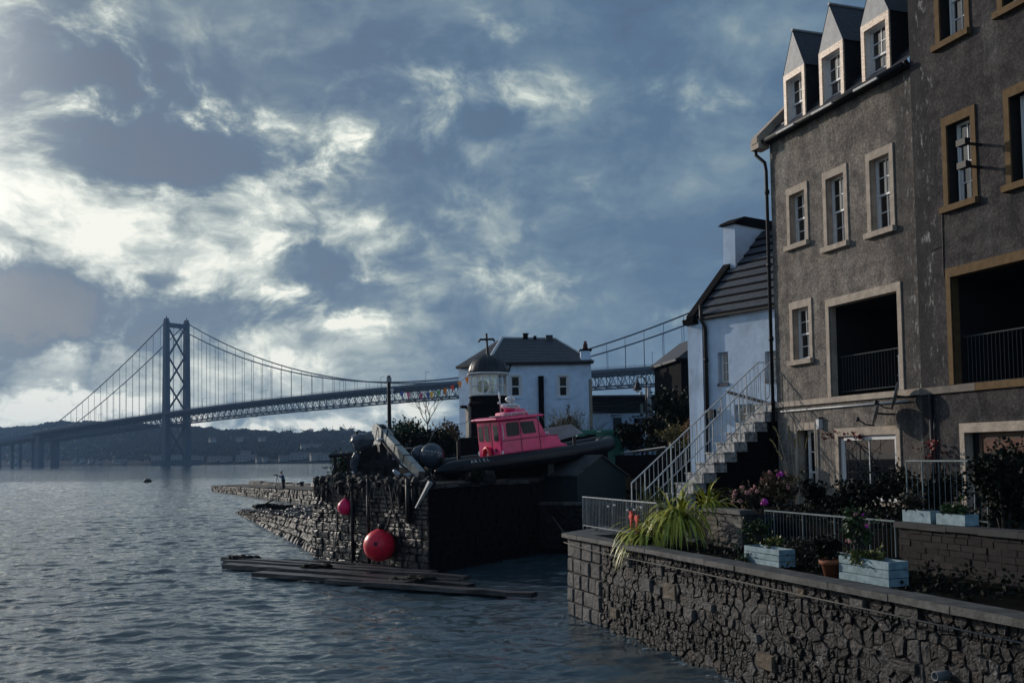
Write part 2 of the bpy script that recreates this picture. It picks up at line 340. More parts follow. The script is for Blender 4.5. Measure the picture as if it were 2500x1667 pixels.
    def build(s, name, mat, parent=None, smooth=False, recalc=True, **pr):
        me = bpy.data.meshes.new(name); L = org(parent)
        me.from_pydata([tuple(q - L) for q in s.v], [], s.f)
        for mm in (mat if isinstance(mat, (list, tuple)) else [mat]): me.materials.append(mm)
        if isinstance(mat, (list, tuple)): me.polygons.foreach_set('material_index', s.mi)
        if recalc and len(s.f) < 60000:
            bm = bmesh.new(); bm.from_mesh(me); bmesh.ops.recalc_face_normals(bm, faces=bm.faces); bm.to_mesh(me); bm.free()
        if smooth: me.polygons.foreach_set('use_smooth', [True] * len(me.polygons))
        me.update()
        o = bpy.data.objects.new(name, me); col.objects.link(o)
        if parent is not None: o.parent = parent
        for k, x in pr.items(): o[k] = x
        return o

def thing(name, loc, label, cat, group=None):
    o = bpy.data.objects.new(name, None); col.objects.link(o); o.location = Vector(loc); o.empty_display_size = .2
    o['label'] = label; o['category'] = cat
    if group: o['group'] = group
    return o
def tag(o, label, cat, group=None):
    o['label'] = label; o['category'] = cat
    if group: o['group'] = group
    return o
def copy_thing(root, loc, label, rotz=0, scale=1):
    def cp(o, par):
        c = o.copy(); col.objects.link(c); c.parent = par
        for ch in o.children: cp(ch, c)
        return c
    r = cp(root, None); r.location = Vector(loc); r['label'] = label; r.rotation_euler.z = rotz; r.scale = (scale,) * 3
    return r
def rdir(up=0):
    d = Vector((R.gauss(0, 1), R.gauss(0, 1), R.gauss(0, 1) + up))
    return d.normalized() if d.length > 1e-6 else Vector((0, 0, 1))

def foliage(mb, c, r, n, size, hollow=.45, fq=1.6, amp=.35, wid=.32, flat=0, mi=0):
    """ragged foliage: uneven sub clumps with gaps between them and sprigs that stick out"""
    c = Vector(c); r = Vector(r); sd = Vector((R.random() * 50, R.random() * 50, R.random() * 50)); K = 9
    cl = [(c + Vector((R.uniform(-.62, .62) * r.x, R.uniform(-.62, .62) * r.y, R.uniform(-.55, .62) * r.z)), R.uniform(.34, .58)) for _ in range(K)] + [(c - Vector((0, 0, r.z * .15)), .68)]
    for i in range(n):
        cc, k0 = cl[i % (K + 1)]
        d = rdir(); k = hollow + (1 - hollow) * R.random() ** .6
        k *= (1 + amp * mnoise.noise(d * fq + sd) + .25 * mnoise.noise(d * fq * 3 + sd)) * k0
        p = cc + Vector((d.x * r.x, d.y * r.y, d.z * r.z)) * k
        l = size * R.uniform(.5, 1.4)
        mb.leaf(p, (d * .6 + rdir()).normalized(), rdir(.4), l, l * wid, mi)
    for _ in range(max(4, n // 90)):
        d = rdir(.5); p = c + Vector((d.x * r.x, d.y * r.y, d.z * r.z)) * .8
        for q in range(7):
            l = size * R.uniform(.6, 1.1); mb.leaf(p + d * size * q * .55, (d + rdir() * .9).normalized(), rdir(.4), l, l * wid, mi)
def shrub(name, c, r, n, size, mat, label, cat='shrub', group=None, stems=5, **k):
    """a thing with stems and a leafy crown"""
    c = Vector(c); r = Vector(r); base = c - Vector((0, 0, r.z * .95))
    t = thing(name, base, label, cat, group)
    s = MB()
    for i in range(stems):
        a = R.uniform(0, 6.28); e = c + Vector((math.cos(a) * r.x * .6, math.sin(a) * r.y * .6, r.z * R.uniform(-.1, .5)))
        s.tube([base + Vector((math.cos(a), math.sin(a), 0)) * .05, (base + e) / 2 + Vector((0, 0, .1)), e], [.03, .02, .008], 5)
    s.build('stem', bark, t)
    f = MB(); foliage(f, c, r, n, size, **k); f.build('crown', mat, t, recalc=False)
    return t
def bare_tree(name, base, h, label, spread=.5, depth=6, mat=bark, r0=.05, cat='tree', up=.35):
    t = thing(name, base, label, cat); mb = MB()
    tr = MB(); b = Vector(base); top = b + Vector((R.uniform(-.05, .05), 0, h * .25)); tr.tube([b, top], [r0, r0 * .75], 6); tr.build('trunk', mat, t, True)
    def br(p, d, l, r, k):
        q = p + d * l * .5 + rdir() * l * .06; e = p + d * l
        mb.tube([p, q, e], [r, r * .85, r * .65], 4 if k < depth - 2 else 5, False)
        if k == 0: return
        for _ in range(3 if k > 2 else 2):
            nd = (d + rdir() * spread + Vector((0, 0, up * .3))).normalized()
            br(p + d * l * R.uniform(.55, 1.0), nd, l * R.uniform(.62, .85), r * .6, k - 1)
    for i in range(4): br(top, (Vector((math.cos(i * 1.57 + .4), math.sin(i * 1.57 + .4), 0)) * spread + Vector((0, 0, 1))).normalized(), h * .27, r0 * .6, depth - 2)
    mb.build('branches', mat, t, recalc=False)
    return t

def wall_holes(mb, fr, x0, x1, z0, z1, holes, y=0, depth=.3, mi=0, rev=None, deep=None):
    xs = sorted({x0, x1} | {h for q in holes for h in q[:2]} ); zs = sorted({z0, z1} | {h for q in holes for h in q[2:4]})
    xs = [x for x in xs if x0 <= x <= x1]; zs = [z for z in zs if z0 <= z <= z1]
    for i in range(len(xs) - 1):
        for j in range(len(zs) - 1):
            cx, cz = (xs[i] + xs[i + 1]) / 2, (zs[j] + zs[j + 1]) / 2
            if any(h[0] < cx < h[1] and h[2] < cz < h[3] for h in holes): continue
            mb.poly([fr.p(xs[i], y, zs[j]), fr.p(xs[i + 1], y, zs[j]), fr.p(xs[i + 1], y, zs[j + 1]), fr.p(xs[i], y, zs[j + 1])], mi)
    for h in holes:
        a, b, c, d = h[:4]; dp = h[4] if len(h) > 4 else depth
        for (p, q) in (((a, c), (a, d)), ((a, d), (b, d)), ((b, d), (b, c)), ((b, c), (a, c))):
            tgt = deep if (deep is not None and dp > 1) else mb
            tgt.poly([fr.p(p[0], y, p[1]), fr.p(q[0], y, q[1]), fr.p(q[0], y - dp, q[1]), fr.p(p[0], y - dp, p[1])], mi if rev is None else rev)

def sash_window(par, fr, a0, a1, z0, z1, y, cols=2, rows=2, fw=.055, mat=whitew, casement=False, name='window', gm=None):
    """timber sash window with glazing bars; panes are sub-parts. y is the plane of the frame"""
    w = MB()
    for (p, q, r_, s_) in ((a0, a0 + fw, z0, z1), (a1 - fw, a1, z0, z1), (a0 + fw, a1 - fw, z1 - fw, z1), (a0 + fw, a1 - fw, z0, z0 + fw * 1.3)):
        w.box(fr, p, q, y - .05, y + .03, r_, s_)
    zm = (z0 + z1) / 2 if not casement else None
    secs = [(z0 + fw * 1.3, zm - .02, y - .03), (zm + .02, z1 - fw, y)] if zm else [(z0 + fw * 1.3, z1 - fw, y)]
    if zm: w.box(fr, a0 + fw, a1 - fw, y - .035, y + .025, zm - .025, zm + .025)
    panes = []
    for (s0, s1, yy) in secs:
        w.box(fr, a0 + fw, a0 + fw + .035, yy - .012, yy + .016, s0, s1); w.box(fr, a1 - fw - .035, a1 - fw, yy - .012, yy + .016, s0, s1)
        A0, A1 = a0 + fw + .035, a1 - fw - .035
        for i in range(1, cols):
            x = A0 + (A1 - A0) * i / cols; w.box(fr, x - .013, x + .013, yy - .01, yy + .014, s0, s1)
        for j in range(1, rows):
            z = s0 + (s1 - s0) * j / rows; w.box(fr, A0, A1, yy - .009, yy + .012, z - .013, z + .013)
        for i in range(cols):
            for j in range(rows):
                panes.append((A0 + (A1 - A0) * i / cols + .013, A0 + (A1 - A0) * (i + 1) / cols - .013, s0 + (s1 - s0) * j / rows + .013, s0 + (s1 - s0) * (j + 1) / rows - .013, yy - .004))
    o = w.build(name, mat, par)
    for (p, q, r_, s_, yy) in panes:
        t = R.uniform(-.004, .004)
        MB().poly([fr.p(p, yy, r_), fr.p(q, yy + t, r_), fr.p(q, yy + t, s_), fr.p(p, yy, s_)]).build('pane', gm or glass, o)
    return o

def voronoi(pts, x0, x1, z0, z1):
    P = np.array(pts); out = []
    for i, p in enumerate(P):
        poly = [(x0, z0), (x1, z0), (x1, z1), (x0, z1)]
        d2 = ((P - p) ** 2).sum(1); nb = np.argsort(d2)[1:22]
        for j in nb:
            q = P[j]; mx, mz = (p + q) / 2; nx, nz = q - p; new = []
            for k in range(len(poly)):
                A, B = poly[k], poly[(k + 1) % len(poly)]
                da = (A[0] - mx) * nx + (A[1] - mz) * nz; db = (B[0] - mx) * nx + (B[1] - mz) * nz
                if da <= 0: new.append(A)
                if da * db < 0: t = da / (da - db); new.append((A[0] + (B[0] - A[0]) * t, A[1] + (B[1] - A[1]) * t))
            poly = new
            if len(poly) < 3: break
        if len(poly) >= 3: out.append(poly)
    return out
def parea(p): return abs(sum(p[i][0] * p[(i + 1) % len(p)][1] - p[(i + 1) % len(p)][0] * p[i][1] for i in range(len(p)))) / 2
def stone(mb, fr, poly, y0, dep, gap=.012, dome=.35, jit=.012, mi=0):
    cx = sum(p[0] for p in poly) / len(poly); cz = sum(p[1] for p in poly) / len(poly); n = len(poly)
    sz = max(.05, math.sqrt(parea(poly)))
    def sh(p, g): 
        k = max(.1, 1 - g / (sz * .5)); return (cx + (p[0] - cx) * k, cz + (p[1] - cz) * k)
    ring0 = []
    for k in range(n):          # outline with broken, uneven edges
        A, B = poly[k], poly[(k + 1) % n]; ring0.append(A)
        if math.hypot(B[0] - A[0], B[1] - A[1]) > .10: t_ = R.uniform(.35, .65); ring0.append((A[0] + (B[0] - A[0]) * t_ + R.uniform(-jit, jit) * .5, A[1] + (B[1] - A[1]) * t_ + R.uniform(-jit, jit) * .5))
    n = len(ring0); V = []; tx, tz = R.uniform(-.12, .12) * dome * 2, R.uniform(-.12, .12) * dome * 2
    for g, y in ((gap, y0 - .03), (gap * 1.2, y0 + dep * .62), (gap + sz * .07 * (.6 + dome) + .004, y0 + dep), (gap + sz * .26, y0 + dep * (1 + dome * .10))):
        for p in ring0:
            q = sh(p, g); V.append(fr.p(q[0] + R.uniform(-jit, jit) * .5, y + R.uniform(-jit, jit) * .7 + ((q[0] - cx) * tx + (q[1] - cz) * tz if y > y0 else 0), q[1] + R.uniform(-jit, jit) * .5))
    V.append(fr.p(cx, y0 + dep * (1 + dome * .12) + R.uniform(-jit, jit) * .6, cz))
    F = [(r_ * n + k, r_ * n + (k + 1) % n, (r_ + 1) * n + (k + 1) % n, (r_ + 1) * n + k) for r_ in (0, 1, 2) for k in range(n)]
    F += [(3 * n + k, 3 * n + (k + 1) % n, 4 * n) for k in range(n)]
    return mb.add(V, F, mi)
def courses(x0, x1, z0, z1, hs, ws, jw=.25, skip=0):
    """list of quads in running courses of uneven stones"""
    out = []; z = z0; i = 0
    while z < z1 - .02:
        h = min(R.uniform(*hs), z1 - z)
        if z1 - (z + h) < hs[0] * .5: h = z1 - z
        x = x0 - (R.uniform(0, ws[0]) if i % 2 else 0)
        while x < x1 - .01:
            w = R.uniform(*ws); a, b = max(x, x0), min(x + w, x1)
            if x1 - b < ws[0] * .35: b = x1; 
            if b - a > .03: out.append([(a, z), (b, z), (b, z + h), (a, z + h)])
            x = x + w if b < x1 else x1
        z += h; i += 1
    return out
def text_mesh(s, fr, h, mat, name, parent, ex=.004, center=True, xscale=1.0):
    cu = bpy.data.curves.new(name, 'FONT'); cu.body = s; cu.size = h; cu.extrude = ex
    if center: cu.align_x = 'CENTER'; cu.align_y = 'CENTER'
    to = bpy.data.objects.new('tmp', cu); me = bpy.data.meshes.new_from_object(to); bpy.data.objects.remove(to)
    mb = MB(); mb.add([fr.p(v.co.x * xscale, v.co.z, v.co.y) for v in me.vertices], [tuple(p.vertices) for p in me.polygons])
    o = mb.build(name, mat, parent); return o

# ================================================================== WATER, LAND
def water_material():
    ma = bpy.data.materials.new('sea_water'); ma.use_nodes = True; nt = ma.node_tree; nt.nodes.clear(); N = NT(nt)
    p = N.n('ShaderNodeBsdfPrincipled'); out = N.n('ShaderNodeOutputMaterial'); nt.links.new(p.outputs[0], out.inputs[0])
    pos = N.n('ShaderNodeNewGeometry').outputs['Position']
    N.put(p.inputs['Base Color'], N.mix(N.noise(pos, .05, 3), (.034, .060, .074), (.046, .073, .086)))
    p.inputs['Roughness'].default_value = .05; p.inputs['IOR'].default_value = 1.45
    st = N.v('MULTIPLY', pos, (.55, 1.0, 1.0))
    a = N.noise(st, 4.5, 4, .6); b = N.noise(st, 15, 3, .6); c = N.noise(N.v('MULTIPLY', pos, (.5, 1, 1)), .35, 4, .6)
    h = N.m('ADD', N.m('ADD', N.m('MULTIPLY', a, .075), N.m('MULTIPLY', b, .022)), N.m('MULTIPLY', c, .60))
    bu = N.n('ShaderNodeBump'); bu.inputs['Distance'].default_value = 1.0; bu.inputs['Strength'].default_value = .33
    N.put(bu.inputs['Height'], h); nt.links.new(bu.outputs[0], p.inputs['Normal'])
    return ma
water_m = water_material()
def make_water():
    rs = np.random.RandomState(3)
    # rows get longer with distance so that the near sea has real waves
    ys = np.concatenate([np.arange(8, 36, .07), np.arange(36, 70, .12), np.arange(70, 130, .22), np.arange(130, 262, .32)])
    us = np.linspace(-.62, .34, 520)
    Y, U_ = np.meshgrid(ys, us, indexing='ij'); X = U_ * Y
    Z = np.zeros_like(X)
    fade = np.clip((255 - Y) / 60, 0, 1)
    for i in range(90):
        lam = 10 ** rs.uniform(math.log10(.24), math.log10(1.7)); k = 2 * math.pi / lam
        a = rs.normal(math.radians(80), .45); ph = rs.uniform(0, 6.28)
        amp = .0046 * lam ** .80 * rs.uniform(.4, 1) * (1.15 if lam < 1.6 else .75)
        amp = amp * np.clip(1.6 - (Y / 150) / lam ** .8, 0, 1)
        s = np.sin(k * (X * math.cos(a) + Y * math.sin(a)) + ph + .6 * np.sin(X * .13 + Y * .21 + ph))
        Z += amp * (1.2 * np.exp(.9 * (s - 1)) * 2 - .8)
    # the sheltered side of the quay lies a little calmer
    Z -= Z.mean()
    Z *= fade * np.where((X > -3) & (Y > 26), .6, 1.0)
    nr, nc = X.shape
    V = np.stack([X, Y, Z], -1).reshape(-1, 3)
    idx = np.arange(nr * nc).reshape(nr, nc)
    F = np.stack([idx[:-1, :-1], idx[:-1, 1:], idx[1:, 1:], idx[1:, :-1]], -1).reshape(-1, 4)
    # the far and side sea as flat sheets joined on
    Yn, Yf = ys[0], ys[-1]; L0, L1, Q0, Q1 = us[0] * Yn, us[-1] * Yn, us[0] * Yf, us[-1] * Yf
    ex = [(-1900, -40, 0), (900, -40, 0), (L1, Yn, 0), (L0, Yn, 0), (Q0, Yf, 0), (Q1, Yf, 0), (900, Yf, 0), (-1900, Yf, 0), (-1900, 2700, 0), (900, 2700, 0)]
    b = len(V); V = np.concatenate([V, np.array(ex, float)])
    fl = [tuple(int(x) for x in q) for q in F] + [tuple(b + i for i in q) for q in ((0, 1, 2, 3), (0, 3, 4, 7), (1, 6, 5, 2), (7, 4, 5, 6), (7, 6, 9, 8))]
    me = bpy.data.meshes.new('water'); me.from_pydata(V.tolist(), [], fl); me.materials.append(water_m)
    me.polygons.foreach_set('use_smooth', [True] * len(me.polygons)); me.update()
    o = bpy.data.objects.new('water', me); col.objects.link(o); o['kind'] = 'structure'
make_water()

CX = Vector((7.83, 29, 0)); DF = Vector((-.31837, .94797, 0)); NF = Vector((-.94797, -.31837, 0))
FA = Fr(CX, -DF, NF)                       # along the houses towards the viewer, out towards the water, up
def fa(a, o, z=0): return FA.p(a, o, z)
A0, A1, QB = Vector((-7.77, 38.24, 0)), Vector((-2.76, 32.28, 0)), Vector((1.0, 38.4, 0))
BW1 = Vector((3.6, 37.45, 0))
def xy(*ps): return [(q.x, q.y) for q in ps]
V2 = lambda x, y: Vector((x, y, 0))
g = MB(); g.vprism(xy(A0 + V2(.1, .0), A1 + V2(.06, .1), QB + V2(-.05, .05), V2(2.6, 46), V2(-8.6, 46)), 2.80, 2.95); g.build('quay_ground', quay_top, kind='structure')
g = MB(); g.vprism(xy(QB + V2(.0, .2), BW1 + V2(0, .2), fa(-3.2, 2.5), fa(-3.2, -6), V2(16, 46), V2(2.65, 46)), 0, 1.92); g.build('yard_ground', earth, kind='structure')
g = MB(); g.vprism(xy(fa(2.9, 7.7), fa(26, 7.7), fa(26, -.4), fa(-3.1, -.4), fa(-3.1, 2.5), BW1, fa(1.3, 6.0)), -.5, 1.855); g.build('garden_ground', earth, kind='structure')
g = MB(); g.vprism([(-8.6, 46.01), (70, 46.01), (160, 160), (-4, 110), (-11, 80), (-9.3, 60)], -1, 3.0); g.build('town_ground', earth, kind='structure')

# unseen wooded slope added behind the viewer to darken reflections and low skylight
hb = MB(); hx = [-320 + 20 * i for i in range(33)]; hy = [-45, -60, -85, -120, -170, -240]; hh = [-1, 6, 11, 16, 22, 26]
hb.add([(x, y - 20 * math.sin(x * .01), h if h < 0 else h * (1 + .3 * mnoise.noise(Vector((x * .02, y * .02, 0)))) + 2.5 * mnoise.noise(Vector((x * .15, y * .15, 4)))) for x in hx for y, h in zip(hy, hh)], [(i * 6 + j, (i + 1) * 6 + j, (i + 1) * 6 + j + 1, i * 6 + j + 1) for i in range(32) for j in range(5)])
hb.build('hillside', leaf_d, smooth=True, kind='structure')

# ------------------------------------------------------------------ far shore
def hz(x): return 1114 + ROLL * (1250 - x)
SHORE = [(-400, 2500), (0, 2050), (150, 1750), (350, 1380), (540, 1190), (740, 1075), (900, 1020), (1400, 980)]
RIDGE = [(-400, 84), (0, 92), (60, 92), (95, 97), (120, 103), (230, 102), (330, 95), (420, 84), (480, 82), (540, 72), (600, 72), (660, 66), (700, 60), (740, 60), (800, 62), (900, 60), (1400, 60)]
def lerp(T, x):
    for (a, b), (c, d) in zip(T, T[1:]):
        if a <= x <= c: return b + (d - b) * (x - a) / (c - a)
    return T[0][1] if x < T[0][0] else T[-1][1]
def shore_h(x, t):
    """ground height at bearing column x and metres t inland"""
    D = lerp(SHORE, x); Rz = lerp(RIDGE, x)
    top = (Rz * (D + 520) / 2400 + 3.8) * .93
    k = min(1, t / 520); k = k * k * (3 - 2 * k)
    return .8 + (2.5 * min(1, t / 12)) + (top - 3.3) * (k * .9 + .1 * min(1, t / 90)) + 3 * mnoise.noise(Vector((x * .03, t * .01, 1))) * min(1, t / 60)
def shore_pt(x, t, dz=0):
    D = lerp(SHORE, x) + t; u = (x - 1250) / 2400
    return Vector((u * D, D, shore_h(x, t) + dz))
tb = MB(); cols_ = list(range(-400, 1401, 25)); rows_ = [-3, 0, 6, 20, 50, 90, 150, 220, 300, 390, 480, 560, 680]
P = []
for x in cols_:
    for t in rows_:
        q = shore_pt(x, max(0, t)); 
        if t < 0: q.z = -.6
        P.append(q)
nr = len(rows_)
tb.add(P, [(i * nr + j, (i + 1) * nr + j, (i + 1) * nr + j + 1, i * nr + j + 1) for i in range(len(cols_) - 1) for j in range(nr - 1)])
tb.build('far_shore', M('far_ground', (.016, .017, .015), 1.0, var=.5, scale=.012, detail=8, spec=.02), smooth=True, kind='structure')
wb = MB()
for _ in range(14000):
    x = R.uniform(-350, 1150); t = 30 + 520 * R.random() ** .8
    p = shore_pt(x, t); s = R.uniform(1.7, 3.6) * (1 + .3 * (t > 450))
    wb.blob(p + Vector((0, 0, s * .6)), (s, s, s * R.uniform(.8, 1.25)), 5, 4, .5, 1.5, sd=R.random() * 40)
wb.build('wood', far_wood, smooth=True, recalc=False, kind='stuff')
fb = MB(); 
for (x0, x1, t0, t1) in ((775, 880, 250, 330), (560, 640, 300, 340)):
    for i in range(6):
        a, b = x0 + (x1 - x0) * i / 6, x0 + (x1 - x0) * (i + 1) / 6
        fb.poly([shore_pt(a, t0, 2.5), shore_pt(b, t0, 2.5), shore_pt(b, t1, 2.5), shore_pt(a, t1, 2.5)])
fb.build('far_field', field, kind='structure')
# trees that stand out on the skyline
SKY = [(690, 30, 9, 'spreading bare tree on the far skyline, first right of the wooded hill'), (707, 15, 10, 'narrow upright tree on the far skyline beside a spreading one'), (752, 30, 11, 'broad domed tree alone on the far skyline'),
       (792, 20, 11, 'tall domed tree on the far skyline left of a row of trees'), (810, 16, 9, 'small tree in the row on the far skyline, left of the tallest one'), (838, 22, 12, 'tallest tree in the row on the far skyline'), (858, 18, 10, 'last tree of the row on the far skyline, above the covered crane'),
       (795, -70, 9, 'dark round tree in the far hillside fields')]
for x, w, h, lab in SKY:
    p = shore_pt(x, 470 if w > 0 and h > 0 and 'hillside' not in lab else 270); 
    wd = abs(w) * .5 * p.y / 2400 if 'hillside' not in lab else 6
    t = thing('far_tree', p, lab, 'tree', 'trees on the far skyline' if 'skyline' in lab else None)
    MB().tube([p, p + Vector((0, 0, h * .6))], [.5, .3], 5).build('trunk', far_tree_m, t)
    f = MB(); foliage(f, p + Vector((0, 0, h * .72)), (wd, wd, h * .42), 420, 1.5, .5, 2.2, .4, .5); f.build('crown', far_tree_m, t, recalc=False)
# buildings on the far shore
FH = [(38, 20, 26, 4, 'long low pale shed on the far shore left of the bridge pier'), (105, 25, 12, 5, 'pale building between the two far bridge piers'), (180, 10, 8, 5, 'small white house right of the far bridge piers at the water'), (200, 12, 9, 5, 'second white house right of the far bridge piers'), (222, 10, 8, 5, 'third white house right of the far bridge piers'),
      (243, 4, 9, 3, 'low reddish boat shed at the far waterline'), (303, 9, 32, 3.5, 'long grey roofed terrace at the far water left of the tower'), (385, 12, 18, 6, 'white building just left of the bridge tower base'), (432, 14, 16, 6, 'white building between the legs of the bridge tower'), (472, 12, 14, 5, 'white house just right of the bridge tower'), (486, 8, 10, 5, 'second white house right of the bridge tower'),
      (525, 10, 20, 4, 'long low terrace on the far shore right of the tower'), (550, 8, 14, 4, 'low grey house on the far shore left of the hotel'), (598, 34, 12, 7, 'tall pale villa set back among the far trees'), (600, 10, 24, 5, 'wide pale hotel at the far waterline'), (633, 4, 7, 4, 'small white cottage with a glinting roof on the far shore'), (648, 4, 6, 4, 'tiny white cottage at the far shore beside the glinting one'),
      (697, 8, 15, 4, 'low grey terrace on the far shore below the skyline trees'), (735, 22, 24, 5, 'long pale terrace on the far hillside'), (772, 8, 12, 6, 'pale gabled house on the far shore nearest the hedge'), (792, 10, 10, 5, 'low house on the far shore partly behind the hedge'),
      (520, 210, 9, 4, 'pale house high on the far hill, left one of three'), (583, 230, 9, 4, 'pale house high on the far hill, middle one of three'), (640, 240, 9, 4, 'pale house high on the far hill, right one of three'), (760, 180, 26, 5, 'long grey row of houses high on the far hillside')]
for x, t, w, h, lab in FH:
    p = shore_pt(x, t, -.5 if t < 200 else 5); u = (x - 1250) / 2400
    fr = fr_ang(p, -math.atan(u) + R.uniform(-.35, .35)); th = thing('far_house', p, lab, 'house', 'houses along the far shore'); dep = min(w, 8)
    MB().box(fr, -w / 2, w / 2, 0, dep, 0, h).build('wall', house_w, th)
    MB().prism(Fr(fr.o, fr.y, fr.x), [(-.4, h), (dep + .4, h), (dep / 2, h + dep * .4)], -w / 2 - .3, w / 2 + .3).build('roof', house_r, th)
    if w > 9 and t < 150:
        for i in range(int(w / 4)):
            xx = -w / 2 + 2 + i * 4; MB().box(fr, xx - .6, xx + .6, -.06, .05, h * .35, h * .75).build('window', glass, th)

# ------------------------------------------------------------------ suspension bridge
BA = rad(40); BO = Vector((-352, 1030, 0))
FB = Fr(BO, (math.cos(BA), -math.sin(BA), 0), (math.sin(BA), math.cos(BA), 0))    # along towards the near shore, across away from the viewer
DECK = [(-760, 22), (-428, 34.8), (-254, 44.7), (0, 55.2), (150, 59.5), (330, 62), (450, 62.2), (603, 60.9), (760, 57)]
def dk(s):
    # smooth through the measured levels
    acc = 0; 
    for w_, o_ in ((.25, -50), (.5, 0), (.25, 50)): acc += w_ * lerp(DECK, s + o_)
    return acc
MID = 392.0; TOPZ = 151.0
def cab(s):
    if s >= 0: z0 = dk(MID) + 2.5; return z0 + (TOPZ - z0) * ((s - MID) / MID) ** 2
    e = -268; k = s / e; return TOPZ + (dk(e) + 1 - TOPZ) * k - 9 * 4 * k * (1 - k) * .6
br = thing('suspension_bridge', BO, 'grey steel suspension bridge with a cross braced tower spanning the firth', 'bridge')
SS = [s for s in range(-300, 761, 10)]
mb = MB()
for z0, z1, t0, t1 in ((-.9, .1, -16.5, 16.5), (-1.8, -.6, -17.2, -16.2), (-1.8, -.6, 16.2, 17.2)):
    rings = [[FB.p(s, t0, dk(s) + z0), FB.p(s, t1, dk(s) + z0), FB.p(s, t1, dk(s) + z1), FB.p(s, t0, dk(s) + z1)] for s in SS]
    mb.add([q for r_ in rings for q in r_], [(4 * i + k, 4 * i + (k + 1) % 4, 4 * i + 4 + (k + 1) % 4, 4 * i + 4 + k) for i in range(len(SS) - 1) for k in range(4)])
mb.build('deck', steel_b, br)
mb = MB()
VS = [s for s in range(-760, -289, 10)]
for t0, t1, d0, d1 in ((-13, 13, -5.5, 0),):
    rings = [[FB.p(s, t0, dk(s) + d0), FB.p(s, t1, dk(s) + d0), FB.p(s, t1, dk(s) + d1), FB.p(s, t0, dk(s) + d1)] for s in VS]
    mb.add([q for r_ in rings for q in r_], [(4 * i + k, 4 * i + (k + 1) % 4, 4 * i + 4 + (k + 1) % 4, 4 * i + 4 + k) for i in range(len(VS) - 1) for k in range(4)])
mb.build('approach_viaduct', conc, br)
for side in (-1, 1):
    mb = MB()
    for h in (.5, .95, 1.4): mb.tube([FB.p(s, side * 17, dk(s) + h) for s in SS], .07, 4)
    for s in range(-300, 761, 4): mb.tube([FB.p(s, side * 17, dk(s)), FB.p(s, side * 17, dk(s) + 1.4)], .06, 3, False)
    mb.build('parapet_rail', steel_b, br)
    for nm, dz, w in (('top_chord', -2.4, .45), ('bottom_chord', -11.2, .55)):
        MB().tube([FB.p(s, side * 12, dk(s) + dz) for s in SS], w, 4).build(nm, steel_b, br)
PN = 9.6
mb = MB(); i = 0; s = -298
while s < 752:
    for side in (-12, 12):
        a, b = FB.p(s, side, dk(s) - 2.4), FB.p(s + PN, side, dk(s + PN) - 2.4); c, d = FB.p(s, side, dk(s) - 11.2), FB.p(s + PN, side, dk(s + PN) - 11.2)
        mb.tube([a, c], .26, 4, False); mid = (a + b) / 2; mb.tube([c, mid], .30, 4, False); mb.tube([mid, d], .30, 4, False)
    # cross frame and floor beams under the deck
    mb.tube([FB.p(s, -12, dk(s) - 11.2), FB.p(s, 12, dk(s) - 11.2)], .25, 4, False)
    mb.box(FB, s - .25, s + .25, -16, 16, dk(s) - 3.0, dk(s) - .8)
    mb.tube([FB.p(s, -12, dk(s) - 11.2), FB.p(s, 0, dk(s) - 3)], .18, 4, False); mb.tube([FB.p(s, 12, dk(s) - 11.2), FB.p(s, 0, dk(s) - 3)], .18, 4, False)
    s += PN
mb.build('truss_bracing', steel_b, br, recalc=False, kind='stuff')
for k in range(9):
    s0 = 40 + k * 78
    MB().box(FB, s0, s0 + 9, -10, 10, dk(s0) - 12.2, dk(s0) - 11.7).build('maintenance_gantry' if k == 4 else 'soffit_panel', alu, br)
# tower
tw = MB(); tw.vprism(xy(*[FB.p(a, b, 0) for a, b in ((-9, -24), (9, -24), (14, -10), (14, 10), (9, 24), (-9, 24), (-14, 10), (-14, -10))]), -2, 5.5); tower = tw.build('tower_foundation', conc, br)
for side in (-12, 12):
    mb = MB()
    P = []
    for z, w, l in ((5, 3.0, 3.8), (50, 2.8, 3.5), (100, 2.5, 3.0), (TOPZ, 2.2, 2.6)):
        k = side * (1 - .03 * z / TOPZ)
        P += [FB.p(-l, k - w, z), FB.p(l, k - w, z), FB.p(l, k + w, z), FB.p(-l, k + w, z)]
    mb.add(P, [(4 * i + j, 4 * i + (j + 1) % 4, 4 * i + 4 + (j + 1) % 4, 4 * i + 4 + j) for i in range(3) for j in range(4)] + [(12, 13, 14, 15)])
    mb.box(FB, -2.2, 2.2, side * .97 - 1.6, side * .97 + 1.6, TOPZ, TOPZ + 2.6); mb.tube([FB.p(0, side * .97, TOPZ + 2.5), FB.p(0, side * .97, TOPZ + 6)], [.9, .1], 6)
    mb.build('tower_leg', steel_b, br)
MB().box(FB, -2, 2, -9.6, 9.6, TOPZ - 6.5, TOPZ - 2).build('tower_crossbeam', steel_b, br)
MB().box(FB, -2, 2, -9.4, 9.4, 40, 43.6).build('tower_crossbeam', steel_b, br)
ZB = [TOPZ - 7, TOPZ - 37, TOPZ - 66, TOPZ - 93]
for a, b in list(zip(ZB, ZB[1:])) + [(40, 8)]:
    for sg in (-1, 1): MB().tube([FB.p(0, -9.4 * sg, a), FB.p(0, 9.4 * sg, b)], 1.1, 4).build('tower_brace', steel_b, br)
for a, b in ((-1, 1), (1, -1)):
    pass
for side in (-12, 12):
    c1 = [FB.p(s, side * .97, cab(s)) for s in range(-268, 761, 8)]
    MB().tube(c1, .55, 6).build('main_cable', steel_b, br)
hang = None
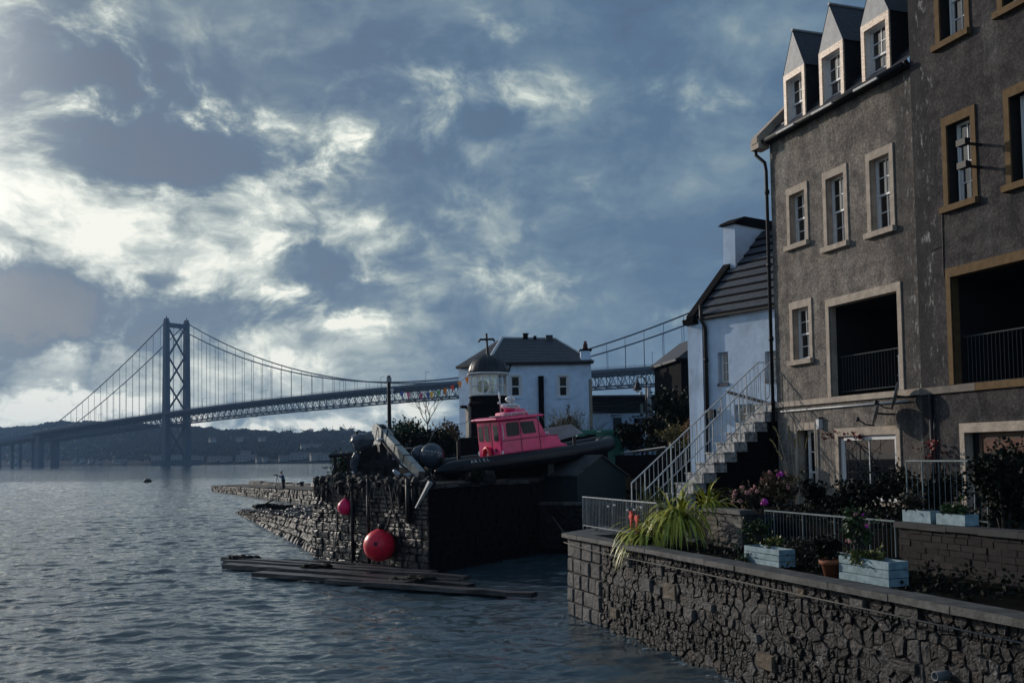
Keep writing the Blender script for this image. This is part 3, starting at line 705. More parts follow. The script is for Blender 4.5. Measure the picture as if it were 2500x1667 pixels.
for side in (-12, 12):
    for s in list(range(-250, -8, 14)) + list(range(14, 760, 15)):
        h = cab(s) - dk(s)
        if h < 3.5: continue
        if hang is None:
            hm = MB(); hm.tube([(0, -.35, 0), (0, -.35, 1)], .11, 4, False); hm.tube([(0, .35, 0), (0, .35, 1)], .11, 4, False); hang = hm.build('hanger', steel_b, None); hang.parent = br; o = hang
        else: o = hang.copy(); col.objects.link(o); o.parent = br
        o.location = FB.p(s, side * .97, dk(s)) - BO; o.scale = (1, 1, h)
for s in list(range(-240, 760, 52)):
    mb = MB(); mb.tube([FB.p(s, -15, dk(s)), FB.p(s, -15, dk(s) + 9)], .14, 4); mb.tube([FB.p(s, -15, dk(s) + 9), FB.p(s, -11, dk(s) + 9.4)], .12, 4); mb.build('lighting_column', steel_b, br)
for t0, t1 in ((-13, -6.5), (5.5, 12.5)):
    for (s0, w) in ((-292, 4.5),):
        MB().box(FB, s0 - w, s0 + w, t0, t1, -2, dk(s0) - 1.0).build('side_pier', conc, br)
for s0 in (-350, -410, -470, -530):
    for t0 in (-9.5, 6.5): MB().box(FB, s0 - 1.5, s0 + 1.5, t0, t0 + 3, -2, dk(s0) - 5.4).build('viaduct_pier', conc, br)

# ================================================================== HOUSES
def on(fr, x, y, off=0.0):
    """bearing met with the upright plane y=off of a frame -> (x, z) on it"""
    d = Vector(ray(x, y)); o = fr.o + fr.y * off; t = (o - Vector(CO)).dot(fr.y) / d.dot(fr.y); q = Vector(CO) + d * t - fr.o
    return q.dot(fr.x), q.z + fr.o.z

def surround(par, fr, a0, a1, z0, z1, mat, w=.14, sill=.14, pr=.035, y=0, sillw=.06, name='window_surround', inner=True):
    mb = MB(); mb.box(fr, a0 - w, a0, y - .02, y + pr, z0, z1); mb.box(fr, a1, a1 + w, y - .02, y + pr, z0, z1); mb.box(fr, a0 - w, a1 + w, y - .02, y + pr + .002, z1, z1 + w * 1.5)
    if inner: mb.box(fr, a0, a0 + .004, y - .2, y - .02, z0, z1); mb.box(fr, a1 - .004, a1, y - .2, y - .02, z0, z1); mb.box(fr, a0, a1, y - .2, y - .02, z1 - .004, z1)
    o = mb.build(name, mat, par)
    if sill: MB().box(fr, a0 - w - sillw, a1 + w + .02, y - .2, y + .13, z0 - sill, z0).build('window_sill', mat, par)
    return o

HA = thing('tenement_house', fa(0, 0, 1.8), 'grey harled tenement with three pointed dormers and pale stone window margins', 'house')
holesA = [(.94, 1.67, 9.73, 11.19), (2.64, 3.40, 9.34, 11.19), (4.44, 5.18, 9.33, 11.18), (.93, 1.70, 6.41, 7.88), (2.60, 5.29, 5.27, 7.71, 2.6), (1.0, 1.80, 2.0, 4.41), (2.84, 5.09, 2.5, 4.20)]
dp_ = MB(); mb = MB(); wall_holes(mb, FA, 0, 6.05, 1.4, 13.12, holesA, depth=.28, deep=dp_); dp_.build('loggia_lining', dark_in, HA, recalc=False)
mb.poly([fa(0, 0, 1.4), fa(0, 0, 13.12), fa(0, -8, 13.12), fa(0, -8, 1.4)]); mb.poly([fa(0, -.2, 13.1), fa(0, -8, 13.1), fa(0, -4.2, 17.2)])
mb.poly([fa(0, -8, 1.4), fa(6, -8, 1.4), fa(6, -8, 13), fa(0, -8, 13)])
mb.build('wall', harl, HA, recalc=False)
# loggia behind the wide opening, its shade put into near black walls
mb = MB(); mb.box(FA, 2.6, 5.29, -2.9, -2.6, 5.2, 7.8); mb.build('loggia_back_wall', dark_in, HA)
for h in holesA[:4]:
    surround(HA, FA, *h, margin); sash_window(HA, FA, h[0] + .01, h[1] - .01, h[2], h[3], -.19)
surround(HA, FA, 2.60, 5.29, 5.27, 7.71, margin, sill=0, name='loggia_surround')
surround(HA, FA, 1.0, 1.80, 2.0, 4.41, margin, sill=0); sash_window(HA, FA, 1.24, 1.79, 2.05, 4.40, -.19, rows=2)
surround(HA, FA, 2.84, 5.09, 2.5, 4.20, margin); sash_window(HA, FA, 2.86, 5.08, 2.52, 4.19, -.07, cols=2, rows=1, fw=.11, casement=True)
for i in range(4):
    MB().box(FA, .0 + i * 1.5, 1.496 + i * 1.5, -.02, .07, 5.11, 5.26).build('string_course', margin, HA)
mb = MB(); mb.tube([fa(.26, .05, 4.985), fa(5.6, .05, 4.985)], .022, 6); mb.build('white_waste_pipe', pvc, HA, True)
# downpipe at the corner
mb = MB(); mb.tube([fa(-.33, .30, 13.0), fa(-.30, .28, 12.72), fa(-.10, .12, 12.45), fa(-.07, .10, 12.2), fa(-.07, .09, 3.2)], .055, 8)
for z in (11.5, 9.3, 7.1, 5.2): mb.tube([fa(-.07, .09, z), fa(-.07, .09, z + .12)], .075, 8)
mb.build('downpipe', blackm, HA, True)
mb = MB(); mb.tube([fa(-.38, .24, 13.05), fa(6.0, .24, 13.05)], .075, 8); mb.build('gutter', blackm, HA, True)
MB().box(FA, -.1, 6.03, -.1, .16, 13.0, 13.12).build('eaves_board', blackm, HA)
SLP = 4.4
for i in range(11):      # slate courses up the slope
    y0, z0, y1, z1 = .18 - i * .4, 13.1 + i * .4, .18 - (i + 1) * .4, 13.1 + (i + 1) * .4
    MB().add([fa(-.05, y0, z0 + .04), fa(6.0, y0, z0 + .04), fa(6.0, y1 - .03, z1 + .02), fa(-.05, y1 - .03, z1 + .02), fa(-.05, y0, z0), fa(6.0, y0, z0)], [(0, 1, 2, 3), (4, 5, 1, 0)]).build('slate_course', slate, HA)
mb = MB(); mb.poly([fa(-.05, -4.2, 17.48), fa(6, -4.2, 17.48), fa(6, -8.4, 13.1), fa(-.05, -8.4, 13.1)]); mb.build('back_roof', slate, HA)
# skew stone along the gable
FS = Fr(fa(0, 0), NF, -DF)
mb = MB(); mb.prism(Fr(fa(0, 0, 0), NF, -DF), [(.42, 13.02), (.42, 13.2), (-4.3, 17.75), (-4.3, 17.5), (.15, 13.02)], -.34, -.02); mb.build('skew_coping', margin, HA)
MB().box(FA, -.40, .02, .02, .40, 12.86, 13.1).build('skew_putt', margin, HA)
for a0, a1 in ((.82, 1.83), (2.50, 3.54), (4.27, 5.33)):
    am = (a0 + a1) / 2; ze, zt = 14.74, 15.9
    mb = MB()
    for a in (a0 + .02, a1 - .02): mb.poly([fa(a, -.02, 13.2), fa(a, -.02, ze), fa(a, -1.9, ze), fa(a, -1.9, 14.9)])
    for a in (a0 + .02, a1 - .02): mb.poly([fa(a, -.02, 13.1), fa(a, -.02, ze), fa(a, -1.6, ze)])
    mb.build('dormer_cheek', slate, HA, recalc=False)
    mb = MB()
    for a in (a0 - .03, a1 + .03): mb.add([fa(a, .02, ze - .02), fa(am, .02, zt), fa(am, -3.0, zt), fa(a, -2.2, ze - .02)], [(0, 1, 2, 3)])
    mb.build('dormer_roof', slate, HA, recalc=False)
    MB().tube([fa(am, .03, zt + .02), fa(am, -2.9, zt + .02)], .045, 6).build('dormer_ridge', lead, HA)
    MB().prism(FA, [(a0, ze + .0), (a1, ze + .0), (am, zt - .03)], -.03, .012).build('dormer_gable', lead, HA)
    mb = MB(); t = .125
    mb.box(FA, a0, a0 + t, -.03, .02, 13.1, ze - .005); mb.box(FA, a1 - t, a1, -.03, .02, 13.1, ze - .005); mb.box(FA, a0 + t, a1 - t, -.03, .021, ze - .18, ze - .005)
    rv = MB(); rv.box(FA, a0 + t - .02, a0 + t + .003, -.2, -.031, 13.1, ze - .16); rv.box(FA, a1 - t - .003, a1 - t + .02, -.2, -.031, 13.1, ze - .16); rv.box(FA, a0 + t, a1 - t, -.2, -.031, ze - .183, ze - .16); rv.build('dormer_reveal', whitew, HA)
    mb.build('dormer_trim', dorm_m, HA)
    sash_window(HA, FA, a0 + t, a1 - t, 13.12, ze - .18, -.2, name='dormer_window')
    MB().box(FA, a0 + .05, a1 - .10, .30, .36, 12.98, 13.04).build('snow_board', lead, HA)
# balcony railing inside the loggia
mb = MB(); mb.tube([fa(2.6, -.3, 6.35), fa(5.29, -.3, 6.35)], .016, 5)
mb.tube([fa(2.6, -.3, 5.4), fa(5.29, -.3, 5.4)], .014, 5)
rail_d = M('dim_rail', (.07, .08, .085), .6)
mb.build('balcony_rail', rail_d, HA)
for i in range(22): MB().tube([fa(2.7 + i * .12, -.3, 5.4), fa(2.7 + i * .12, -.3, 6.35)], .007, 4).build('baluster', rail_d, HA)
t = thing('slatted_bench', fa(4.6, -1.0, 5.27), 'pale slatted bench standing inside the dark loggia of the dormered house', 'bench')
for z0 in (.45, .95):
    for i in range(7): MB().box(FA, 4.15, 4.2 + .9, -.9 - i * .06, -.87 - i * .06, 5.27 + z0, 5.30 + z0).build('slat', whitew, t)
for a in (4.2, 5.0): MB().box(FA, a, a + .05, -1.3, -.85, 5.27, 6.25).build('leg', galv, t)

HBt = thing('tall_house', fa(6.1, 0, 1.8), 'tall dark harled house at the right edge with ochre stone margins', 'house')
FB2 = Fr(CX + NF * .07, -DF, NF)
holesB = [(7.18, 7.91, 9.33, 11.18), (7.10, 7.86, 13.13, 15.0), (8.98, 9.72, 9.35, 11.2), (8.92, 9.68, 13.12, 15.0), (7.14, 10.2, 5.27, 7.71, 2.6), (7.39, 9.9, 2.5, 4.17)]
dp_ = MB(); mb = MB(); wall_holes(mb, FB2, 6.07, 13.0, 1.4, 16.5, holesB, depth=.3, deep=dp_, rev=1); dp_.build('loggia_lining', dark_in, HBt, recalc=False); mb.poly([FB2.p(6.07, 0, 1.4), FB2.p(6.07, 0, 16.5), FB2.p(6.07, -8, 16.5), FB2.p(6.07, -8, 1.4)])  # loggia sides coloured near black in place of their shade
mb.poly([FB2.p(13, 0, 1.4), FB2.p(13, 0, 16.5), FB2.p(13, -8, 16.5), FB2.p(13, -8, 1.4)]); mb.build('wall', [harl2, M('shaded_reveal', (.016, .013, .011), .9)], HBt, recalc=False)  # window reveals coloured near black to carry their shade
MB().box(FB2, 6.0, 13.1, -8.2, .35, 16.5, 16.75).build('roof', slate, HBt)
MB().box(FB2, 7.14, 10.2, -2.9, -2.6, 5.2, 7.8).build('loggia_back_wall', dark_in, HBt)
for h in holesB[:4]: surround(HBt, FB2, *h, margin2, inner=False); sash_window(HBt, FB2, h[0] + .12, h[1] - .01, h[2], h[3], -.2)
surround(HBt, FB2, 7.14, 10.2, 5.27, 7.71, margin2, sill=0, name='loggia_surround')
surround(HBt, FB2, 7.39, 9.9, 2.5, 4.17, margin, sill=0); sash_window(HBt, FB2, 7.6, 9.88, 2.52, 4.16, -.21, cols=2, rows=1, fw=.09, casement=True, mat=M('brown_wood', (.12, .07, .045), .6))
MB().box(FB2, 7.75, 9.8, -.19, -.16, 3.72, 4.02).build('rolled_blind', M('blind_cloth', (.17, .09, .065), .9), HBt)
for i in range(4): MB().box(FB2, 6.09 + i * 1.7, 7.786 + i * 1.7, -.02, .07, 5.09, 5.25).build('string_course', margin2 if i else M('stained_margin', (.22, .19, .16), .9), HBt)
mb = MB(); mb.tube([FB2.p(6.42, .06, 5.1), FB2.p(6.42, .06, 2)], .045, 8); mb.build('downpipe', blackm, HBt, True)
mb = MB(); mb.tube([FB2.p(7.14, -.3, 6.35), FB2.p(10.2, -.3, 6.35)], .016, 5); mb.build('balcony_rail', rail_d, HBt)
for i in range(25): MB().tube([FB2.p(7.25 + i * .115, -.3, 5.3), FB2.p(7.25 + i * .115, -.3, 6.35)], .007, 4).build('baluster', rail_d, HBt)
mb = MB(); mb.tube([FB2.p(6.93, .012, 7.75), FB2.p(6.95, .015, 9.1), FB2.p(6.96, .015, 9.3)], .012, 5); mb.tube([FB2.p(6.55, .012, 8.43), FB2.p(6.9, .013, 8.47)], .010, 5); mb.build('wall_cable', blackm, HBt)
mb = MB()
# floodlight brackets beside the upper window
for z, w in ((10.45, .30), (9.95, .24)):
    t = thing('floodlight', FB2.p(8.15, .03, z), 'upper box floodlight on a bracket beside the lit sash window' if z > 10.2 else 'lower small floodlight under the box floodlight by the sash window', 'lamp')
    MB().box(FB2, 8.11, 8.19, 0, .42, z - .02, z + .02).build('bracket', blackm, t)
    MB().box(FB2, 8.02, 8.28, .40, .55, z - .06, z + .08).build('lamp_housing', blackm, t)

def dish(a, o, z, r, lab, az_):
    t = thing('satellite_dish', fa(a, 0, z), lab, 'satellite dish', 'satellite dishes on the house fronts')
    c = fa(a, o, z); fx = Vector((math.cos(az_), math.sin(az_), .25)).normalized(); side = Vector((0, 0, 1)).cross(fx).normalized(); upv = fx.cross(side)
    f = Fr(c, side, upv, fx); prof = [(r * k / 6, .16 * r * (k / 6) ** 2) for k in range(7)]
    mb = MB(); mb.lathe(c, [(.01, 0)] + prof[1:] + [(r * 1.02, .17 * r)] + [(p[0], p[1] - .02) for p in prof[:0:-1]] + [(.01, -.02)], 20, fr=f); mb.build('reflector', M('dish_grey', (.16, .165, .17), .4, var=.1), t, True)
    mb = MB(); tip = f.p(0, -r * .75, r * 1.25); mb.tube([f.p(0, -r * .95, 0), f.p(0, -r * 1.0, r * .6), tip], .018, 6); mb.build('feed_arm', blackm, t, True)
    MB().lathe(tip, [(.03, -.05), (.045, -.04), (.045, .05), (.02, .06)], 8).build('feed_horn', blackm, t, True)
    MB().tube([f.p(0, 0, -.02), fa(a + .12, o * .55, z - .03), fa(a + .16, .02, z - .03)], .025, 6).build('wall_bracket', blackm, t)
dish(4.92, .42, 4.72, .33, 'left satellite dish with its arm over the wide ground floor window', rad(158))
dish(5.62, .42, 5.10, .33, 'right satellite dish overlapping the pale string course', rad(158))
t = thing('wall_lantern', fa(2.09, 0, 4.5), 'small white box lantern beside the tall narrow ground floor window', 'lamp')
MB().box(FA, 2.03, 2.15, .0, .13, 4.42, 4.70).build('lamp_glass', whiteplast, t); MB().box(FA, 2.01, 2.17, .0, .15, 4.70, 4.74).build('lamp_cap', blackm, t)

# ------------------------------------------------------------------ white house with the slab chimney
FC = Fr((6.80, 34.5, 0), (.6002, -.7998, 0), (-.7998, -.6002, 0))
HCt = thing('white_cottage', FC.o + Vector((0, 0, 2)), 'white rendered house with slate roof and broad slab chimney behind the stone stair', 'house')
ez = on(FC, 1717, 774)[1]
w1 = (*[on(FC, 1650 + q / 3.136, 900)[0] for q in (322, 403)], on(FC, 1760, 500 + 1368 / 3.136)[1], on(FC, 1760, 500 + 1130 / 3.136)[1])
w2a, w2z = on(FC, 1650 + 680 / 3.136, 500 + 1125 / 3.136)
w3a, w3z = on(FC, 1793, 988)
holesC = [w1, (w2a, w2a + .75, w2z - .95, w2z), (w3a, w3a + 1.0, w3z - .9, w3z)]
mb = MB(); wall_holes(mb, FC, -.58, 6, 1.5, ez, holesC, depth=.25)
mb.poly([FC.p(-.58, 0, 1.5), FC.p(-.58, 0, ez), FC.p(-.58, -3.4, ez + 3.4), FC.p(-.58, -6.8, ez), FC.p(-.58, -6.8, 1.5)])
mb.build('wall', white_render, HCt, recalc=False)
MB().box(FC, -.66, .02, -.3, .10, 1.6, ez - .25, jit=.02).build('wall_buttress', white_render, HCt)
for h in holesC:
    sash_window(HCt, FC, h[0] + .06, h[1] - .02, h[2] + .04, h[3] - .02, -.16, casement=True, rows=3, fw=.035); MB().box(FC, h[0] - .02, h[1] + .02, -.2, .04, h[2] - .09, h[2]).build('window_sill', slate_c, HCt)
nC = 10
for i in range(nC):
    s0, s1 = i * 3.4 / nC, (i + 1) * 3.4 / nC
    MB().add([FC.p(-.3, .10 - s0, ez + s0 + .08), FC.p(6, .10 - s0, ez + s0 + .08), FC.p(6, .06 - s1, ez + s1 + .03), FC.p(-.3, .06 - s1, ez + s1 + .03), FC.p(-.3, .10 - s0, ez + s0 - .03), FC.p(6, .10 - s0, ez + s0 - .03)], [(0, 1, 2, 3)]).add([FC.p(-.3, .102 - s0, ez + s0 - .04), FC.p(6, .102 - s0, ez + s0 - .04), FC.p(6, .102 - s0, ez + s0 + .075), FC.p(-.3, .102 - s0, ez + s0 + .075)], [(0, 1, 2, 3)], 1).build('slate_course', [slate_c if i < 8 else slate, wet_core_and_shade], HCt)  # second quad is a dark strip painted as the course's shadow gap
MB().poly([FC.p(-.3, -3.3, ez + 3.45), FC.p(6, -3.3, ez + 3.45), FC.p(6, -7, ez - .1), FC.p(-.3, -7, ez - .1)]).build('back_roof', slate, HCt)
MB().prism(Fr(FC.o, FC.y, FC.x), [(.2, ez - .1), (.2, ez + .08), (-1.85, ez + 2.16), (-1.85, ez + 1.95)], -.62, -.28).build('skew_coping', black_stone, HCt)
MB().box(FC, -.74, -.25, .0, .28, ez - .22, ez - .02, jit=.03).build('skew_putt', black_stone, HCt)
ct = on(FC, 1806, 520 + 130 / 5.6, -1.83)[1]
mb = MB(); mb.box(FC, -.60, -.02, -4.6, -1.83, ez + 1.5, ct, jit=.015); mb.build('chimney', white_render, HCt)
mb = MB(); mb.prism(Fr(FC.o, FC.y, FC.x), [(-1.68, ct), (-1.8, ct + .10), (-2.3, ct + .32), (-4.3, ct + .36), (-4.8, ct + .05), (-4.8, ct)], -.68, .06); mb.build('chimney_cap', black_stone, HCt)
mb = MB(); mb.tube([FC.p(.02, .14, ez + .42), FC.p(.02, .14, ez - .1), FC.p(.14, .08, ez - .4), FC.p(.14, .07, 2.2)], .065, 8)
for z in (7.0, 5.2): mb.tube([FC.p(.14, .07, z), FC.p(.14, .07, z + .12)], .085, 8)
mb.build('downpipe', blackm, HCt, True)
MB().tube([FC.p(.0, .12, ez - .06), FC.p(6, .12, ez - .06)], .06, 6).build('gutter', blackm, HCt)
p, q = on(FC, 1774, 956, .05), on(FC, 1862, 981, .05)
MB().tube([FC.p(p[0], .05, p[1]), FC.p(q[0] + .3, .05, q[1] - .08)], .05, 6).build('sloping_flashing', blackm, HCt)
p = on(FC, 1737, 1010, .1); MB().box(FC, p[0] - .1, p[0] + .12, .0, .2, p[1] - .15, p[1] + .15).build('black_vent', blackm, HCt)
p = on(FC, 1755, 1000, .05); MB().box(FC, p[0] - .06, p[0] + .07, .0, .08, p[1] - .09, p[1] + .09).build('meter_box', lead, HCt)

# dark stone house end and its slate roof just left of the white house
DHo = atY(1665, 1000, 52); FD = fr_ang((DHo.x, DHo.y, 0), rad(8)); zt = atY(1668, 880, 52).z
t = thing('dark_stone_house', FD.o + Vector((0, 0, 3)), 'dark stone house end squeezed between the bridge view and white cottage', 'house')
MB().box(FD, 0, 6, 0, 5, 2.5, zt).build('wall', black_stone, t)
MB().prism(FD, [(-.25, zt), (-.25, zt + .12), (1.6, zt + 1.5), (6, zt + 1.5), (6, zt)], -.2, 5.2).build('roof', slate, t)
MB().box(FD, -.3, 6, -.24, .0, zt - .02, zt + .12).build('eaves_cornice', black_stone, t)

# ------------------------------------------------------------------ white house with the hipped roof
WP = [Vector((-3.23, 60.1, 0)), Vector((-1.35, 58, 0)), Vector((4.72, 58.0, 0)), Vector((4.72, 67, 0)), Vector((-3.23, 67, 0))]
t = HW = thing('hipped_white_house', WP[1] + Vector((0, 0, 3)), 'white house with grey hipped slate roof behind the black light tower', 'house')
ezw = atY(1194, 887, 58).z
FW = Fr(WP[1], (WP[2] - WP[1]).normalized(), Vector(((WP[2] - WP[1]).y, -(WP[2] - WP[1]).x, 0)).normalized())
lenW = (WP[2] - WP[1]).length
hw = []
for x0, x1, y0, y1 in ((1247, 1270, 918, 968), (1364, 1386, 918, 968)):
    a = on(FW, x0, y1); b = on(FW, x1, y0); hw.append((a[0], b[0], a[1], b[1]))
mb = MB(); wall_holes(mb, FW, 0, lenW, 2.5, ezw, hw, depth=.18)
for i, j in ((4, 0), (0, 1), (2, 3)): mb.poly([WP[i] + Vector((0, 0, 2.5)), WP[j] + Vector((0, 0, 2.5)), WP[j] + Vector((0, 0, ezw)), WP[i] + Vector((0, 0, ezw))])
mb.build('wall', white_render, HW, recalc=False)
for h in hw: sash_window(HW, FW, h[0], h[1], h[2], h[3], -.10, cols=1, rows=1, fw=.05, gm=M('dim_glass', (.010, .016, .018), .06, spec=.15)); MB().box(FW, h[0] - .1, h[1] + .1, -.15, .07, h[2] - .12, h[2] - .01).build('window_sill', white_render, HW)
for h in hw:
    m_ = MB(); m_.box(FW, h[0] - .10, h[0] - .005, -.02, .02, h[2], h[3] + .1); m_.box(FW, h[1] + .005, h[1] + .10, -.02, .02, h[2], h[3] + .1); m_.box(FW, h[0] - .005, h[1] + .005, -.02, .021, h[3] + .005, h[3] + .1); m_.build('window_surround', whitew, HW)
R1 = atY(1226, 826, 62); R2 = atY(1356, 828, 62.3)
out = [Vector((p.x + (p.x - .7) * .03, p.y - .25 if p.y < 62 else p.y + .3, ezw)) for p in WP]
fs = [((out[0], out[1], R1), 'roof_slope'), ((out[1], out[2], R2, R1), 'roof_slope'), ((out[2], out[3], R2), 'roof_slope'), ((out[3], out[4], R1, R2), 'roof_slope'), ((out[4], out[0], R1), 'roof_slope')]
for pts, nm in fs:
    # each slope in slate courses that step out a little
    mb = MB(); n = 16
    if len(pts) == 3: lo_, hi_ = (pts[0], pts[1]), (pts[2], pts[2])
    else: lo_, hi_ = (pts[0], pts[1]), (pts[3], pts[2])
    nrm = (lo_[1] - lo_[0]).cross(hi_[0] - lo_[0]).normalized()
    if nrm.z < 0: nrm = -nrm
    for k in range(n):
        q = [lo_[0].lerp(hi_[0], k / n) + nrm * .05, lo_[1].lerp(hi_[1], k / n) + nrm * .05, lo_[1].lerp(hi_[1], (k + 1) / n) + nrm * .02, lo_[0].lerp(hi_[0], (k + 1) / n) + nrm * .02, lo_[0].lerp(hi_[0], k / n), lo_[1].lerp(hi_[1], k / n)]
        mb.add(q, [(0, 1, 2, 3), (4, 5, 1, 0)])
    mb.build(nm, slate_c, HW, recalc=False)
MB().tube([R1, R2], .10, 6).build('roof_ridge', lead, HW); MB().tube([out[1], R1], .12, 6).build('hip_flashing', M('pale_lead', (.42, .46, .5), .6, var=.1), HW); MB().tube([out[2], R2], .08, 6).build('hip_flashing', lead, HW)
MB().tube([out[0] - Vector((0, 0, .05)), out[1] - Vector((0, 0, .05)), out[2] - Vector((0, 0, .05))], .09, 6).build('gutter', blackm, HW)
for x, y0, y1, r in ((1283, 814, 830, .16), (1306, 820, 830, .09)):
    a, b = atY(x, y1, 62), atY(x, y0, 62); MB().lathe(a, [(r, 0), (r, (b.z - a.z) * .8), (r * 1.35, (b.z - a.z) * .85), (r * 1.35, b.z - a.z)], 10).build('chimney_pot', blackm, HW, True)
mb = MB(); mb.box(FW, on(FW, 1338, 826)[0], on(FW, 1356, 826)[0], -4.2, -3.6, R1.z - .5, R1.z + .12); mb.build('ridge_vent', slate, HW)
ca = on(FW, 1418, 870)[0]; ctz = on(FW, 1430, 856)[1]
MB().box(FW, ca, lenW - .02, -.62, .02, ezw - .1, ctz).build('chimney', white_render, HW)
MB().box(FW, ca - .05, lenW + .06, -.66, .06, ctz, ctz + .10).build('chimney_cap', black_stone, HW)
MB().lathe(FW.p((ca + lenW) / 2, -.3, ctz + .1), [(.17, 0), (.13, .25), (.13, .3), (.15, .33), (.09, .34), (.09, .5)], 10).build('chimney_pot', M('red_clay', (.10, .03, .025), .8), HW, True)
a, b = on(FW, 1316, 1040), on(FW, 1327, 918)
MB().box(FW, a[0], b[0], .0, .22, 3, b[1]).build('stone_flue', black_stone, HW)
MB().tube([FW.p(on(FW, 1247, 893)[0], .08, ezw - .1), FW.p(on(FW, 1240, 905)[0], .08, ezw - .6)], .05, 6).build('downpipe', blackm, HW)
a = on(FW, 1437, 925); MB().box(FW, a[0], lenW + .03, -.3, .03, 5, a[1]).build('corner_quoin', pale_stone, HW)

# ------------------------------------------------------------------ low white cottage at the right of it
Q = atY(1470, 1000, 70); FK = fr_ang((Q.x, Q.y, 0), rad(5)); t = thing('low_cottage', FK.o + Vector((0, 0, 3)), 'low white cottage with slate roof and pale flues beyond the green container', 'house')
kz = on(FK, 1530, 1009)[1]; kr = on(FK, 1530, 969, -2.2)[1]
k0, k1 = on(FK, 1430, 1000)[0], on(FK, 1589, 1000)[0]
d0 = (*[on(FK, q, 1040)[0] for q in (1496, 1517)], 3.0, on(FK, 1500, 1019)[1]); d1 = (*[on(FK, q, 1030)[0] for q in (1547, 1564)], on(FK, 1550, 1032)[1], on(FK, 1550, 1021)[1])
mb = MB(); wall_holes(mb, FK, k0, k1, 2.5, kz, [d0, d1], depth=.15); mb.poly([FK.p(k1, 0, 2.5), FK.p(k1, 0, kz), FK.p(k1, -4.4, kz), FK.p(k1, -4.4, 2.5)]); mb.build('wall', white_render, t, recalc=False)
MB().box(FK, d0[0], d0[1], -.14, -.1, d0[2], d0[3]).build('door', M('dark_blue_door', (.03, .04, .055), .6), t); MB().box(FK, d1[0], d1[1], -.14, -.1, d1[2], d1[3]).build('window', glass, t)
for h in (d0, d1): MB().box(FK, h[0] - .12, h[1] + .12, .0, .12, h[3] + .05, h[3] + .2).build('lintel', black_stone, t)
MB().box(FK, d1[0] - .1, d1[1] + .1, -.1, .1, d1[2] - .3, d1[2] - .02).build('window_sill', whitew, t)
for k in range(6):
    s0, s1 = k / 6, (k + 1) / 6
    MB().add([FK.p(k0, .2 - 2.4 * s0, kz + (kr - kz) * s0 + .06), FK.p(k1 + .2, .2 - 2.4 * s0, kz + (kr - kz) * s0 + .06), FK.p(k1 + .2, .2 - 2.4 * s1, kz + (kr - kz) * s1 + .03), FK.p(k0, .2 - 2.4 * s1, kz + (kr - kz) * s1 + .03), FK.p(k0, .2 - 2.4 * s0, kz + (kr - kz) * s0 - .04), FK.p(k1 + .2, .2 - 2.4 * s0, kz + (kr - kz) * s0 - .04)], [(0, 1, 2, 3), (4, 5, 1, 0)]).build('slate_course', slate_c, t)
MB().tube([FK.p(k0, -2.2, kr + .03), FK.p(k1 + .2, -2.2, kr + .03)], .12, 6).build('roof_ridge', blackm, t)
for x, y0, y1, off in ((1566, 956, 995, -1.0), (1585, 946, 985, -2.6)):
    a = on(FK, x, y1, off); b = on(FK, x, y0, off); MB().lathe(FK.p(a[0], off, a[1] - .5), [(.11 if off > -2 else .15, 0), (.11 if off > -2 else .15, b[1] - a[1] + .5)], 10).build('flue_pipe', lead, t, True)
for x, y in ((1524, 1024), (1531, 1020)):
    a = on(FK, x, y, .1); MB().blob(FK.p(a[0], .1, a[1]), (.14, .1, .25 if x < 1527 else .14), 8, 5).build('wall_ornament', blackm, t)

def pton(fr, x, y, off=0.0):
    a, z = on(fr, x, y, off); q = fr.o + fr.x * a + fr.y * off; q.z = z; return q

# ================================================================== SEA WALL, QUAY, PIERS
SW = thing('sea_wall', fa(10, 7.8, 0), 'long rubble sea wall under the garden with squared blocks at its far end', 'wall')
MB().box(FA, 3.0, 26, 7.3, 7.885, -1, 1.85).build('core', mortar, SW)
big = []
def blk(x0, y0, x1, y1, mt):
    a0, z1 = on(FA, x0, y0, 7.9); a1, z0 = on(FA, x1, y1, 7.9); big.append((a0, a1, z0, z1, mt))
for b in ((1605, 1372, 1622, 1408, sea_block), (1571, 1408, 1596, 1447, sea_block), (1601, 1427, 1619, 1455, sea_block), (1621, 1418, 1656, 1468, warm_block), (1677, 1481, 1699, 1516, sea_block), (1724, 1468, 1748, 1492, sea_block), (1852, 1586, 1898, 1642, warm_block), (1528, 1356, 1545, 1385, sea_block),
          (1494, 1480, 1511, 1512, warm_block), (2190, 1470, 2255, 1516, sea_stone), (1949, 1431, 1971, 1462, warm_block), (2079, 1455, 2117, 1488, sea_block), (2180, 1600, 2250, 1650, sea_stone), (1912, 1545, 1940, 1570, sea_stone), (2110, 1575, 2150, 1600, sea_stone), (1836, 1541, 1857, 1570, sea_block)): blk(*b)
sq = courses(3.0, 4.95, .02, 1.84, (.30, .36), (.36, .62))
pts = []; zc = -.2
while zc < 1.84:           # rough courses of very uneven rubble
    hc_ = R.choice((R.uniform(.09, .14), R.uniform(.13, .19), R.uniform(.18, .27))); x_ = 4.95 + R.uniform(0, .15)
    while x_ < 17.85:
        w_ = hc_ * R.choice((R.uniform(.45, .8), R.uniform(.8, 1.4), R.uniform(1.3, 2.3)))
        p = (x_ + w_ / 2, zc + hc_ / 2 + R.uniform(-.14, .14) * hc_ + .05 * mnoise.noise(Vector((x_ * .8, zc * 2, 9))))
        if p[0] < 17.85 and not any(a0 - .03 < p[0] < a1 + .03 and z0 - .03 < p[1] < z1 + .03 for a0, a1, z0, z1, _ in big): pts.append(p)
        if w_ < hc_ * .7 and R.random() < .5: pts.append((x_ + w_ / 2 + .02, zc + hc_ * R.uniform(.02, .2)))
        x_ += w_
    zc += hc_
cells = voronoi(pts, 4.95, 17.85, -.2, 1.85)
